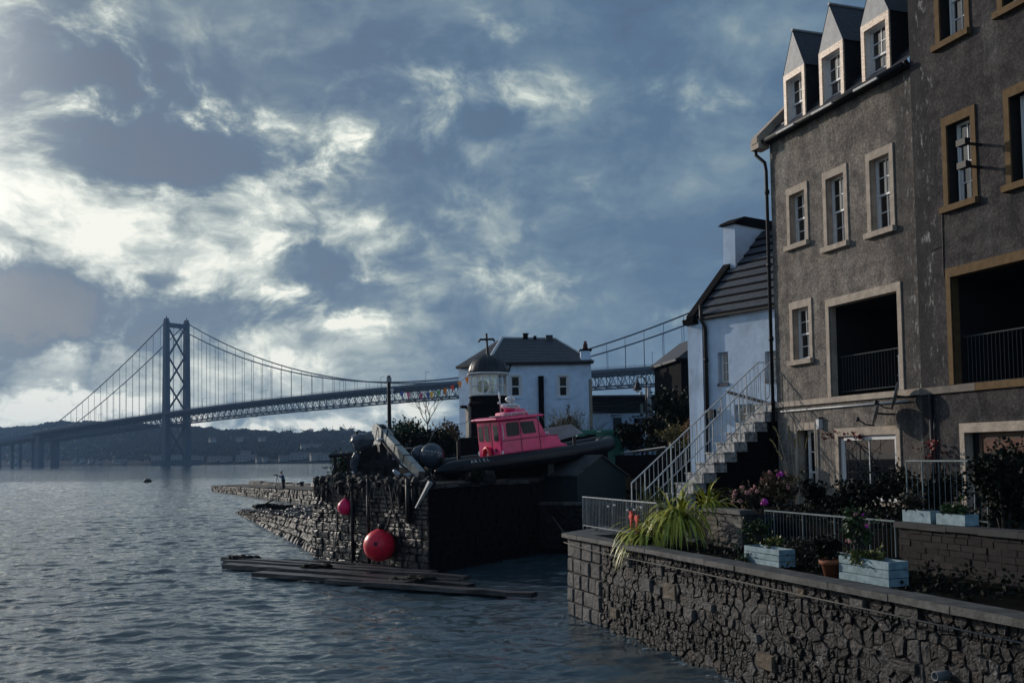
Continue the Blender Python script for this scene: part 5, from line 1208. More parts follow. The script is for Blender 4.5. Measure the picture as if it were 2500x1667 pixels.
mb = MB(); mb.add([bp_(.45, -.95, -.1), bp_(.45, .95, -.1), bp_(.6, 0, -.95), bp_(6.5, -.9, -.1), bp_(6.5, .9, -.1), bp_(6.5, 0, -.85), bp_(8.8, 0, .05)], [(0, 2, 5, 3), (1, 4, 5, 2), (3, 5, 6), (4, 6, 5), (0, 1, 2), (0, 3, 4, 1), (3, 6, 4)]); mb.build('hull', blackm, boat)
MB().box(BT, .4, .52, -.85, .85, -.5, .45).build('transom', blackm, boat)
MB().box(BT, .5, 6.6, -.85, .85, -.12, -.06).build('deck', M('boat_deck', (.05, .05, .055), .8), boat)
# cabin
prof = [(3.13, -.12), (3.13, 1.60), (4.98, 1.60), (5.36, .84), (5.92, .80), (6.06, .46), (6.38, .34), (6.38, .16), (5.6, .0)]
cb = MB(); cb.prism(BT, prof, -.84, .84); cab_ = cb.build('cabin', pink, boat)
bvm = cab_.modifiers.new('b', 'BEVEL'); bvm.width = .05; bvm.segments = 3; bvm.limit_method = 'ANGLE'
def rrect(fr, x0, x1, z0, z1, y, r=.06, th=.006, sk=0):
    pts = []
    for cx, cz, a0 in ((x1 - r, z1 - r, 0), (x0 + r, z1 - r, 90), (x0 + r, z0 + r, 180), (x1 - r, z0 + r, 270)):
        for k in range(4): a = rad(a0 + k * 30); zz_ = cz + r * math.sin(a); pts.append((cx + r * math.cos(a) - sk * (zz_ - z0), zz_))
    return MB().prism(fr, pts, y - th, y + th)
for x0, x1, zb, sk in ((3.46, 4.02, .98, 0), (4.20, 4.86, .98, .22)):
    rrect(BT, x0 - .03, x1 + .03, zb - .03, 1.50, -.845, .09, .006, sk).build('window_frame', pink_seam if x0 < 4 else pink, boat)
    rrect(BT, x0, x1, zb, 1.47, -.851, .07, .006, sk).build('side_window', M('boat_side_glass', (.006, .007, .010), .08, spec=.25), boat)
BR = Fr(bp_(3.13, 0, 0), -eyb, -exb, ezb)         # looking at the stern face: x to the right, y out towards the stern
for x0, x1 in ((-.74, -.40), (-.28, .04), (.36, .70)):
    rrect(BR, x0 - .025, x1 + .025, .78, 1.47, .004, .10).build('window_rim', pink, boat)
    rrect(BR, x0, x1, .81, 1.44, .010, .09).build('rear_window', M('pale_boat_glass', (.03, .035, .045), .06, spec=.8, var=.1), boat)
mb = MB(); mb.box(BR, .16, .20, -.004, .012, -.1, 1.58); mb.build('door_seam', pink_seam, boat)
rrect(BR, .24, .80, -.05, .68, .008, .10).build('door_panel', pink, boat)
MB().box(BR, .42, .48, .01, .06, .40, .52).build('door_handle', blackm, boat)
for x in (-.86, .86): rrect(Fr(BR.o, BR.x, BR.y, BR.z), x - .05, x + .05, .1, .42, -.02, .04, .02).build('fender_pad', whiteplast, boat)
mb = MB()
for a, b in (((3.2, .80), (4.95, .80)), ((4.10, 1.55), (4.10, .05)), ((4.98, 1.55), (5.02, .05)), ((3.5, .05), (5.02, .05)), ((5.0, .82), (5.95, .78)), ((3.3, 1.57), (4.97, 1.57))):
    mb.tube([bp_(a[0], -.845, a[1]), bp_(b[0], -.845, b[1])], .014 if a != (3.5, .05) else .035, 5)
mb.build('panel_seams', pink_seam, boat)
MB().tube([bp_(3.22, -.87, .85), bp_(3.22, -.92, .90), bp_(3.22, -.92, 1.36), bp_(3.22, -.87, 1.42)], .016, 6).build('grab_rail', whiteplast, boat)
MB().tube([bp_(5.42, -.3, .86), bp_(5.46, -.3, .93), bp_(5.84, -.3, .92), bp_(5.88, -.3, .84)], .022, 6).build('fore_rail', whiteplast, boat, True)
MB().prism(Fr(bp_(0, 0, 0), eyb, exb, ezb), [(-.72, .90), (.72, .90), (.62, 1.5), (-.62, 1.5)], 5.15, 5.16).build('windscreen', glass, boat)
mb = MB(); mb.prism(BT, [(2.92, 1.66), (2.98, 1.61), (5.16, 1.61), (5.30, 1.66), (5.10, 1.71), (3.3, 1.76), (2.95, 1.72)], -.96, .96); rf = mb.build('cabin_roof', pink, boat)
bvm = rf.modifiers.new('b', 'BEVEL'); bvm.width = .03; bvm.segments = 2; bvm.limit_method = 'ANGLE'
mb = MB(); mb.prism(BT, [(3.7, 1.72), (3.75, 1.90), (4.75, 1.98), (4.95, 1.72)], -.34, .34); rb_ = mb.build('radar_plinth', pink, boat); bvm = rb_.modifiers.new('b', 'BEVEL'); bvm.width = .04; bvm.segments = 2
mb = MB(); mb.box(BT, 3.0, 4.5, -.80, -.35, 1.765, 1.80); mb.build('roof_board', lead, boat)
mb = MB(); mb.tube([bp_(3.1, -.9, 1.76), bp_(3.2, -.9, 1.86), bp_(4.8, -.9, 1.86), bp_(4.95, -.9, 1.72)], .018, 6)
for s in (3.7, 4.3): mb.tube([bp_(s, -.9, 1.72), bp_(s, -.9, 1.86)], .014, 5)
mb.build('roof_rail', whiteplast, boat, True)
rc = bp_(4.22, -.02, 1.94)
MB().lathe(rc, [(.22, 0), (.24, .10)], 16).build('radar_base', pink, boat, True)
rdr = MB().lathe(rc + Vector((0, 0, .09)), [(.28, 0), (.34, .05), (.335, .16), (.31, .20), (.05, .22)], 24).build('radar_dome', whiteplast, boat, True)
dv = (Vector(CO) - rc); dv.z = 0; dv.normalize(); sx = Vector((-dv.y, dv.x, 0)); sx = sx if sx.x > 0 else -sx
nl = 9
for i, ch in enumerate('Raymarine'):          # lettering follows the drum
    th = (i - 1.0) * .155; n_ = dv * math.cos(th) + sx * math.sin(th); tx = sx * math.cos(th) - dv * math.sin(th)
    text_mesh(ch, Fr(rc + Vector((0, 0, .195)) + n_ * .342, tx, n_), .085, text_dark, 'lettering', rdr, .002)
MB().tube([rc + Vector((.08, 0, .28)), rc + Vector((.08, 0, .36))], .05, 8).build('antenna_neck', lead, boat)
sd_ = MB().blob(rc + Vector((.04, 0, .47)), (.21, .21, .125), 18, 10).build('satellite_dome', whiteplast, boat, True)
text_mesh('2', Fr(rc + Vector((.09, 0, .52)) + dv * .21, sx, dv), .09, M('red_lettering', (.5, .05, .1), .6), 'lettering', sd_, .002)
mb = MB(); mb.tube([bp_(3.95, .2, 1.9), bp_(3.95, .2, 2.75)], .022, 6); mb.tube([bp_(3.95, .2, 2.30), bp_(3.85, .2, 2.30)], .04, 6); mb.blob(bp_(3.95, .2, 2.52), .05, 8, 6); mb.build('mast', whiteplast, boat, True)
MB().blob(bp_(4.75, .1, 2.06), .09, 10, 8).build('horn', whiteplast, boat, True)
MB().tube([bp_(3.05, .6, 1.70), bp_(2.3, .9, 1.60)], .012, 5).build('whip_aerial', lead, boat)
# name on the tube
for i, ch in enumerate('ARIEL'):
    n_ = (-eyb * .80 + ezb * .60).normalized(); up_ = (ezb * .80 + eyb * .60).normalized()
    text_mesh(ch, Fr(bp_(1.45 + i * .17 + (.03 if i > 2 else 0), -1.05, 0) + n_ * .312, exb, n_, up_), .19, text_white, 'lettering', boat, .004)
# outboards
for y, r in ((.46, .43), (-.40, .50)):
    c = bp_(.24, y, .56); tilt = Fr(c, (exb * .80 + ezb * .6).normalized(), eyb, (ezb * .80 - exb * .6).normalized())
    mb = MB(); P = []
    mb.blob((0, 0, 0), (r * .95, r * .82, r), 16, 10); mb.v = [tilt.p(*q) if q.z < 0 else tilt.p(q.x, q.y, q.z * .95) for q in mb.v]
    ow = mb.build('outboard_cowl', cowl, boat, True)
    MB().tube([c + ezb * -.25, c + ezb * -.9 - exb * .25], [.17, .09], 8).build('outboard_leg', blackm, boat, True)
    dv2 = (Vector(CO) - c); dv2.z += .6; dv2.normalize(); sx2 = dv2.cross(Vector((0, 0, 1))); sx2 = (sx2 if sx2.x > 0 else -sx2).normalized(); up2 = sx2.cross(dv2); up2 = up2 if up2.z > 0 else -up2
    if y < 0:
        for i, ch in enumerate('YAMAHA'):
            th = (i - 2.0) * .27; n_ = (dv2 * math.cos(th) + sx2 * math.sin(th) + up2 * (.42 - i * .05)).normalized(); tx = (sx2 * math.cos(th) - dv2 * math.sin(th) - up2 * .22).normalized()
            text_mesh(ch, Fr(c + n_ * r * .955, tx, n_, n_.cross(tx) * (1 if n_.cross(tx).z > 0 else -1)), .11, text_white, 'lettering', ow, .003)
    MB().tube([c + Vector((math.cos(k * .3) * r * .98 * sx2.x, math.cos(k * .3) * r * .98 * sx2.y, math.sin(k * .3) * r * 1.02)) + dv2 * .06 for k in range(0, 12)], .014, 5).build('strap', blackm, boat)
for s, y in ((1.3, -.6), (1.3, .6), (5.6, -.6), (5.6, .6), (3.4, 0)):
    q = bp_(s, y, -.32); MB().box(WORLD, q.x - .12, q.x + .12, q.y - .12, q.y + .12, 2.95, max(3.02, q.z)).build('support_block', timber, boat)
MB().tube([bp_(6.6, -1.0, .25), bp_(6.6, -1.0, .62)], .07, 8).build('mooring_post', blackm, boat)
q = bp_(1.95, .55, .0); MB().tube([q, q + Vector((0, 0, .95))], .075, 8).build('deck_post', blackm, boat)
lb = thing('lifebuoy', BR.p(-.12, .1, .34), 'red horseshoe lifebuoy hung on the stern of the pink cabin', 'lifebuoy')
mb = MB(); mb.tube([BR.p(-.12 + .25 * math.sin(rad(a)), .08, .22 + .33 * math.cos(rad(a))) for a in range(-150, 151, 15)], .078, 10); mb.build('ring', red_buoy, lb, True)
mb = MB(); mb.lathe(BR.p(-.1, .1, -.08), [(.09, 0), (.085, .2), (.04, .3), (.03, .45)], 10); mb.build('rescue_light', whiteplast, lb, True)
tag(MB().poly([bp_(7.2, .9, .45), bp_(8.3, .5, .65), bp_(7.9, .8, 1.1), bp_(6.5, 1.0, 1.02)]).build('tarpaulin_sheet', M('grey_sheet', (.25, .26, .28), .6, var=.2)), 'grey tarpaulin sheet lying behind the bow of the boat', 'tarpaulin')
rope([bp_(-.2, -1.0, -.05), bp_(-.15, -1.0, -.45), bp_(.0, -.9, -.55), bp_(.3, -.8, -.3)], .02, 'stern_rope', 'pale loose rope hanging from the stern of the boat')
rope([bp_(.3, 0, .9), bp_(1.0, .3, 1.7)], .012, 'stay_wire', 'thin slanting stay rising above the covered outboard engines', rope_m, 'wire')

# ------------------------------------------------------------------ crane with covered head, left of the boat
cr = thing('folding_crane', atY(960, 1160, 37), 'folded grey metal crane arm sloping down to the quay edge beside a tarpaulin', 'crane')
hi = atY(930, 1050, 39.2); lo2 = atY(1029, 1160, 35.6); ax = (lo2 - hi).normalized(); sd = Vector((ax.y, -ax.x, 0)).normalized(); sd = sd if sd.x < 0 else -sd; upn = sd.cross(ax); upn = upn if upn.z > 0 else -upn
FCr = Fr(hi, ax, sd, upn); Lc = (lo2 - hi).length
bm_ = MB(); bm_.box(FCr, 0, Lc, -.13, .13, -.16, .16); bm_.build('crane_arm', alu, cr)
for s in (.9, 1.9, 2.9, 3.6):
    if s < Lc: MB().box(FCr, s, s + .05, -.145, .145, -.175, .175).build('arm_band', blackm if s > 1 and s < 3 else alu, cr)
MB().box(FCr, -.1, .9, -.19, -.14, -.34, .2).build('knuckle_plate', lead, cr)
mb = MB(); mb.prism(FCr, [(-.55, -.05), (-.15, .24), (.5, .24), (.6, -.35), (.1, -.65), (-.30, -.6)], .135, .19); mb.build('knuckle_plate', alu, cr)
mb = MB(); mb.prism(FCr, [(-.5, -.05), (-.1, .22), (.2, .22), (.3, -.5), (-.25, -.55)], -.12, .12); mb.build('crane_head', blackm, cr)
mb = MB(); mb.tube([FCr.p(.35, .16, -.18), FCr.p(Lc * .55, .16, -.28), FCr.p(Lc * .97, .12, -.2)], .045, 6); mb.build('hydraulic_ram', blackm, cr)
MB().blob(FCr.p(.55, .2, -.18), (.13, .1, .08), 10, 6).build('ram_cover', whiteplast, cr)
MB().tube([FCr.p(.1, .2, .18), FCr.p(.2, .26, -.3), FCr.p(.45, .2, -.35), FCr.p(.3, .14, .1)], .016, 5).build('hydraulic_hose', blackm, cr)
MB().tube([FCr.p(.95, .1, .16), FCr.p(.95, .1, .36)], .03, 5).build('arm_pin', blackm, cr)
q = atY(940, 1165, 38.2); MB().tube([Vector((q.x, q.y, 2.95)), FCr.p(.2, 0, -.4)], [.26, .18], 10).build('crane_post', blackm, cr)
MB().box(WORLD, q.x - .55, q.x + .5, q.y - .4, q.y + .5, 2.95, 3.75).build('crane_base', blackm, cr)
mb = MB(); mb.tube([FCr.p(Lc - .1, 0, -.16), FCr.p(Lc - .05, 0, -.5)], .05, 6); mb.box(FCr, Lc - .02, Lc + .1, -.1, .1, -.3, -.1); mb.build('arm_foot', lead, cr)
def draped(name, c, r, mat, par, sd_, amp=.28, zmin=None):
    mb = MB(); mb.blob(c, r, 22, 16, amp, 2.6, sd=sd_)
    mb.v = [Vector((q.x, q.y, max(q.z, zmin) if zmin else q.z)) + Vector((mnoise.noise(q * 5 + Vector((sd_, 0, 0))), mnoise.noise(q * 5), 0)) * .05 for q in mb.v]
    return mb.build(name, mat, par)
tw_ = thing('covered_winch', atY(885, 1170, 38.4), 'dark machine wrapped in a crumpled grey tarpaulin at the quay edge', 'machine')
def facet(pts, mat, nm, par, Y, th):
    """crumpled sheet over a rounded body: outline at its own depth, middle pushed out towards the sea"""
    P = [atY(x, y, Y) for x, y in pts]; c = sum(P, Vector()) / len(P); n_ = Vector((-.45, -.9, .1)).normalized(); mb = MB(); rings = []
    for k, o in ((1.0, -.25), (1.02, 0), (.8, th * .6), (.45, th), (.0, th * 1.12)):
        rings.append([c + (p - c) * k + n_ * (o + (R.uniform(-.06, .06) if 0 < k < 1 else 0)) for p in P])
    n = len(P); mb.add([q for r_ in rings for q in r_], [(i * n + k, i * n + (k + 1) % n, (i + 1) * n + (k + 1) % n, (i + 1) * n + k) for i in range(4) for k in range(n)]); return mb.build(nm, mat, par)
facet([(862, 1061), (880, 1058), (902, 1058), (906, 1072), (898, 1088), (878, 1102), (868, 1100), (860, 1078)], tarp, 'tarpaulin', tw_, 38.0, .35)
facet([(864, 1104), (870, 1104), (874, 1116), (868, 1140), (866, 1153), (860, 1148), (858, 1120)], tarp, 'tarpaulin_flap', tw_, 38.0, .15)
draped('machine_body', atY(897, 1128, 38.6), (.55, .5, .72), netm, tw_, 3.3, .35)
draped('machine_base', atY(920, 1150, 38.2), (.7, .5, .45), netm, tw_, 8.3, .4)
MB().tube([atY(871, 1060, 38), atY(871, 1053, 38)], .05, 6).build('filler_cap', blackm, tw_)
t = thing('propeller', atY(982, 1172, 36.2), 'pale outboard propeller and bracket lying on the nets under the crane arm', 'propeller')
for a in (.3, 2.4, 4.5):
    c = atY(980, 1165, 36); mb = MB(); mb.blob((0, 0, 0), (.22, .03, .10), 10, 6); f = Fr(c + Vector((math.cos(a) * .2, 0, math.sin(a) * .2)), (math.cos(a), .2, math.sin(a)), (0, 1, .2), (-math.sin(a), 0, math.cos(a))); mb.v = [f.p(*q) for q in mb.v]; mb.build('blade', M('pale_metal', (.35, .37, .39), .4, metal=.5), t, True)
MB().lathe(atY(980, 1165, 35.95), [(.08, -.1), (.08, .1), (.03, .15)], 10).build('hub', blackm, t)
mb = MB(); c = atY(992, 1195, 35.5); mb.tube([c + Vector((.42 * math.cos(rad(a)), .1 * math.cos(rad(a)), .42 * math.sin(rad(a)))) for a in range(70, 190, 10)], .02, 6); tag(mb.build('curved_hose', rope_m), 'thin pale hose curving over the nets on the wall top', 'hose')
for x, y in ((955, 1188), (1000, 1185), (1030, 1190), (880, 1180)):
    pass
# pier-side rail and hedge at the left end of the quay
t = thing('timber_rail', atY(835, 1110, 40.5), 'black timber rail on posts in front of the green hedge at the quay end', 'rail')
MB().tube([atY(804, 1113, 40), atY(862, 1108, 41)], .075, 4).build('top_rail', blackm, t)
for x in (818, 850): 
    a = atY(x, 1111, 40.5); MB().tube([Vector((a.x, a.y, 2.9)), a], .06, 5).build('post', blackm, t)
a, b = atY(836, 1112, 40.5), atY(852, 1140, 40.5); MB().tube([a, b], .05, 5).build('brace', blackm, t)
shrub('hedge', atY(836, 1143, 41.2), (.62, .5, .62), 1500, .09, leaf_g, 'clipped green hedge at the left end of the quay above the water', 'hedge', wid=.5, hollow=.6)
rope([atY(975, 1094, 41), atY(1048, 1093, 41)], .02, 'mooring_bar', 'thin pale bar behind the covered outboard engines', lead, 'bar')

# ------------------------------------------------------------------ shed, container, lamp, ladder
so = Vector((2.52, 38.75, 0)); sx_ = Vector((.8, .6, 0)); sy_ = Vector((-.6, .8, 0)); FSd = Fr(so, sx_, sy_)
t = thing('garden_shed', so + Vector((0, 0, 1.9)), 'dark teal timber shed with felt pitched roof standing beneath the boat', 'shed')
wS = 2.6; e1, e2, ap = 3.02, 2.96, 3.76
mb = MB(); mb.prism(FSd, [(0, 1.9), (0, e1), (wS * .48, ap), (wS, e2), (wS, 1.9)], 0, 2.6); mb.build('wall', teal, t)
for i in range(9):
    z = 1.98 + i * .12; MB().box(FSd, -.018, .002, .02, 2.58, z, z + .105).build('wall_board', teal, t)
mb = MB(); mb.prism(FSd, [(-.12, e1 - .06), (-.12, e1 + .0), (wS * .48, ap + .06), (wS * .48, ap)], -.12, 2.7); mb.build('roof_slope', felt, t)
mb = MB(); mb.prism(FSd, [(wS + .12, e2 - .06), (wS + .12, e2), (wS * .48, ap + .06), (wS * .48, ap)], -.12, 2.7); mb.build('roof_slope', felt, t)
mb = MB(); mb.box(FSd, -.10, .02, .9, 1.9, e1 + .04, e1 + .055); 
cA, cB = atY(1410, 1072, 48), atY(1524, 1072, 48); FG = Fr(Vector((cA.x, 48, 0)), (1, .05, 0), (-.05, 1, 0)); wG = cB.x - cA.x; zt = atY(1465, 1049, 48).z
t = thing('green_container', FG.o + Vector((0, 0, 3)), 'green metal storage container behind the bow of the boat', 'container')
MB().box(FG, 0, wG, 0, 2.4, 3.0, zt - .15).build('container_body', greenc, t); MB().box(FG, -.05, wG + .05, -.06, 2.45, zt - .15, zt).build('container_lid', greenc, t)
for i in range(6): MB().box(FG, .2 + i * wG / 6, .28 + i * wG / 6, -.05, .01, 3.0, zt - .17).build('rib', greenc, t)
MB().box(FG, wG * .42, wG * .5, -.064, -.061, zt - .10, zt - .05).build('label_plate', text_white, t)
MB().box(FG, 0, wG, -.03, 0, zt - .62, zt - .55).build('rail_strip', greenc, t)
lp = atY(1577, 1000, 52); t = thing('street_lamp', (lp.x, 52, 3), 'black street lamp with hanging bell lantern in front of the low cottage', 'street lamp')
ltop = atY(1577, 926, 52); mb = MB(); mb.tube([(lp.x, 52, 3), (lp.x, 52, 4.4)], [.09, .085], 8); mb.tube([(lp.x, 52, 4.4), (ltop.x, 52, ltop.z)], [.055, .04], 8); mb.build('post', blackm, t, True)
la = atY(1556, 934, 52); MB().tube([(ltop.x, 52, ltop.z - .05), (ltop.x - .12, 52, ltop.z + .12), (la.x + .08, 52, la.z + .32), (la.x, 52, la.z + .2), la], .028, 6).build('bracket_arm', blackm, t, True)
lz = atY(1556, 950, 52).z; MB().lathe((la.x, 52, 0), [(.26, lz - .04), (.25, lz), (.14, lz + .12), (.12, lz + .30), (.05, lz + .38)], 14).build('lamp_shade', blackm, t, True); MB().lathe((la.x, 52, 0), [(.04, lz - .16), (.11, lz - .12), (.13, lz - .04)], 12).build('lamp_glass', whiteplast, t, True)
q = atY(1582, 1070, 50); t = thing('round_sign', (q.x, 50, 3), 'small round no stopping sign on a post by the dark hedge', 'sign')
MB().tube([(q.x, 50.05, 3), (q.x, 50.05, q.z)], .03, 6).build('post', blackm, t); fs_ = Fr(q, (1, 0, 0), (0, 0, 1), (0, -1, 0))
MB().lathe(q, [(.2, -.01), (.2, .01)], 20, fr=fs_).build('sign_face', M('sign_blue', (.06, .12, .42), .5), t); 
mb = MB(); mb.tube([fs_.p(.18 * math.cos(k * .314), .18 * math.sin(k * .314), .015) for k in range(20)], .028, 4, closed=True)
for a in (.785, 2.356): mb.tube([fs_.p(.16 * math.cos(a), .16 * math.sin(a), .014), fs_.p(-.16 * math.cos(a), -.16 * math.sin(a), .014)], .022, 4)
mb.build('sign_border', M('sign_white', (.6, .6, .62), .5), t)
la_, lb_ = atY(1513, 1107, 41.5), atY(1624, 1091, 38.5); t = thing('ladder', la_, 'aluminium ladder lying flat on top of a dark wall beside the stair', 'ladder')
e = (lb_ - la_).normalized(); sdw = Vector((-e.y, e.x, 0)).normalized()
for k in (0, .38): MB().tube([la_ + sdw * k, lb_ + sdw * k], .035, 4).build('stile', alu, t)
for i in range(12): MB().tube([la_.lerp(lb_, (i + .5) / 12), la_.lerp(lb_, (i + .5) / 12) + sdw * .38], .022, 5).build('rung', alu, t)
t = MB(); t.vprism(xy(la_ + V2(-.2, -.02), lb_ + V2(.5, -.02), lb_ + V2(.6, .5), la_ + V2(-.1, .6)), 1.8, la_.z - .06); w_ = thing('yard_wall', (la_.x, la_.y, 1.9), 'dark masonry yard wall carrying the ladder, behind the shed', 'wall'); t.build('masonry', black_stone, w_)

# ------------------------------------------------------------------ plants round the houses
bare_tree('birch_tree', atY(1045, 1075, 60), 3.9, 'bare leafless birch against the sky left of the white house', .55, 6, M('birch_twig', (.12, .105, .095), .9), .05)
bare_tree('bare_shrub', (5.15, 54, 3.0), 3.1, 'bare dark branching shrub in front of the low cottage', .8, 6, bark, .06, 'shrub')
shrub('evergreen_bush', atY(988, 1070, 56), (1.5, 1.0, 1.0), 2600, .14, leaf_g, 'bright green rounded bush right of the pole', 'bush', wid=.45)
shrub('evergreen_bush', atY(1030, 1085, 55), (1.5, 1.0, .9), 2000, .14, leaf_d, 'dark green bush between the bright bush and the autumn bush', 'bush', wid=.45)
shrub('autumn_bush', atY(1082, 1066, 56), (1.1, .8, .9), 1500, .13, leaf_o, 'rusty orange autumn bush left of the light tower', 'bush', wid=.45)
shrub('evergreen_bush', atY(1095, 1092, 54), (1.2, .8, .8), 1800, .12, leaf_d, 'dark bush at the foot of the light tower behind the black post', 'bush', wid=.45)
shrub('dry_bush', atY(1383, 1035, 54), (1.0, .7, .75), 1700, .16, leaf_b, 'brown dried flower bush against the white house wall', 'bush', wid=.22)
mb = MB(); gb = atY(1385, 1050, 53.6); 
for _ in range(160): mb.strap(gb + Vector((R.gauss(0, .5), R.gauss(0, .3), 0)), Vector((R.gauss(0, .35), R.gauss(0, .3), 1)), R.uniform(.7, 1.5), .012, .5, 5)
tag(mb.build('pale_grass', dry, recalc=False), 'pale feathery dry grass rising above the brown bush', 'grass')
shrub('conifer_hedge', atY(1640, 1020, 46), (1.15, 1.0, 1.35), 5200, .15, leaf_d, 'tall rounded almost black evergreen left of the white cottage', 'hedge', wid=.45, hollow=.5, amp=.22)
shrub('conifer_hedge', atY(1606, 1062, 45), (.8, .8, .9), 2200, .14, leaf_d, 'lower dark evergreen at the left foot of the tall one', 'hedge', wid=.45)
shrub('conifer_hedge', atY(1545, 1072, 47), (.75, .6, .8), 1700, .14, leaf_d, 'dark clipped evergreen right of the green container', 'hedge', wid=.45)
shrub('yellow_bush', atY(1655, 1065, 39), (.75, .5, .55), 1100, .10, M('olive_leaf', (.17, .13, .03), .6, c2=(.06, .05, .015)), 'olive and yellow leaved bush behind the stair railing', 'bush', wid=.5)
shrub('autumn_bush', atY(1690, 1045, 37.5), (.35, .3, .4), 350, .10, leaf_o, 'small orange leaved bush at the corner of the white cottage', 'bush', wid=.5)
shrub('evergreen_bush', atY(1622, 1088, 41), (.8, .5, .5), 900, .11, leaf_d, 'dark low bush behind the ladder', 'bush', wid=.5)
shrub('ivy_bush', FQ2.p(2.6, -.1, 3.05), (.45, .3, .30), 700, .07, leaf_d, 'dark ivy growing over the quay edge under the boat', 'ivy', wid=.6)
tg = MB(); 
for _ in range(24): tg.blob(FQ2.p(3.4 + R.gauss(0, .2), .05, 3.0 + R.uniform(-.1, .25)), (R.uniform(.1, .22), .15, R.uniform(.08, .2)), 8, 6, .5, 2, sd=R.random() * 30)
tag(tg.build('covered_heap', netm), 'crumpled dark heap on the quay edge below the middle of the boat', 'heap')
# dark wall running behind the boat to the container
w_ = thing('boundary_wall', (3, 47, 3), 'low dark stone wall with hedge tops behind the boat', 'wall')
mb = MB(); 
for i in range(14): mb = MB(); mb.box(WORLD, -2.5 + i * .5, -2.02 + i * .5, 46.6, 47, 2.9, 4.75 + R.uniform(-.08, .08), jit=.03); mb.build('stone', black_stone, w_)

# ================================================================== STAIR AND GARDEN
ST = thing('stone_stair', fa(-.6, 3, 1.9), 'outside stone stair rising to a landing at the corner of the dormered house', 'stair')
step_m = M('stair_stone', (.46, .46, .455), .85, c2=(.12, .12, .125), scale=7, bump=.4, bscale=24)
for k in range(11):
    o_, z_ = 3.46 - .347 * k, 2.07 + .293 * k
    MB().box(FA, -1.2, -.15, o_ - .42, o_, z_ + .002, z_ + .25).build('riser', step_m, ST)
    MB().box(FA, -1.23, -.13, o_ - .38, o_ + .03, z_ + .252, z_ + .293).build('tread', step_m, ST)
MB().box(FA, -1.25, -.02, -2.4, -.36, 5.12, 5.30).build('landing', step_m, ST)
mb = MB(); prof = [(3.2, 1.86)] 
for k in range(11): prof += [(3.46 - .347 * k - .36, 2.07 + .293 * k), (3.46 - .347 * k - .36, 2.07 + .293 * (k + 1))]
prof += [(-2.3, 5.1), (-2.3, 1.86)]
mb.prism(Fr(CX, NF, -DF), prof, -1.15, -.24); mb.build('core', black_stone, ST)
for c in courses(-.3, 2.9, 1.9, 4.9, (.17, .26), (.3, .6)):
    if c[2][1] < 2.0 + (3.1 - c[2][0]) * .845 - .12:
        mb = MB(); stone(mb, Fr(CX, NF, -DF), c, -.25, R.uniform(.02, .05), .012, .3, .012); mb.build('stone', black_stone, ST)
FS2 = Fr(CX, NF, -DF)
def stair_rail(a, p0, p1, ext, label):
    r0, r1 = on(FS2, *p0, a), on(FS2, *p1, a); t = thing('stair_railing', FS2.p(r0[0], a, 1.9), label, 'railing', None)
    P = lambda q, dz=0: FS2.p(q[0], a, q[1] + dz)
    pts = [P(r0), P(r1)]
    if ext: pts += [P((r1[0] - ext, r1[1] + .02))]
    MB().tube([P(r0, -.98)] + pts, .022, 6).build('handrail', galv, t)
    lo_ = lambda u: (r0[0] + (r1[0] - r0[0]) * u, r0[1] + (r1[1] - r0[1]) * u)
    MB().tube([P(lo_(.06), -.95), P(lo_(.93), -.95)], .018, 6).build('lower_rail', galv, t)
    n = int(abs(r1[0] - r0[0]) / .145)
    for i in range(n + 1):
        q = lo_(i / n); post = i % 6 == 3
        MB().tube([P(q), P(q, -.97 if not post else -1.38)], .020 if post else .010, 6 if post else 4).build('post' if post else 'baluster', galv, t)
    if ext:
        for k in range(1, 4): q = (r1[0] - ext * k / 3, r1[1]); MB().tube([P(q), P(q, -1.0)], .010, 4).build('baluster', galv, t)
stair_rail(-.20, (1574, 1198), (1897, 868), .25, 'near galvanised railing of the stone stair')
stair_rail(-1.15, (1542, 1179), (1850, 885), .6, 'far galvanised railing of the stone stair')

def railing(name, label, a0, a1, o, zb, zt, sp, mat=galv, posts=(), r=.008):
    t = thing(name, fa(a0, o, zb), label, 'railing')
    MB().tube([fa(a0, o, zt), fa(a1, o, zt)], .018, 6).build('top_rail', mat, t); MB().tube([fa(a0, o, zb + .09), fa(a1, o, zb + .09)], .014, 6).build('bottom_rail', mat, t)
    n = int((a1 - a0) / sp)
    for i in range(n + 1):
        a = a0 + (a1 - a0) * i / n; post = i == 0 or i == n or i % 9 == 3
        MB().tube([fa(a, o, zb if post else zb + .09), fa(a, o, zt)], .016 if post else r, 5 if post else 4).build('post' if post else 'baluster', mat, t)
    return t
railing('garden_railing', 'light metal railing along the end of the sea wall top', 2.26, 6.3, 7.2, 1.975, 2.77, .085, M('worn_rail', (.33, .35, .36), .5, var=.4, scale=9, metal=.2))
dull = M('dull_rail', (.16, .20, .21), .5, metal=.3, var=.3)
railing('bed_railing', 'thin dull railing above the planters in the lower garden', 7.72, 11.55, 5.5, 1.9, 2.63, .105, dull, r=.006)
railing('upper_railing', 'thin railing in the upper garden below the ground floor window', 10.1, 12.0, 4.0, 2.5, 3.6, .13, dull, r=.007)
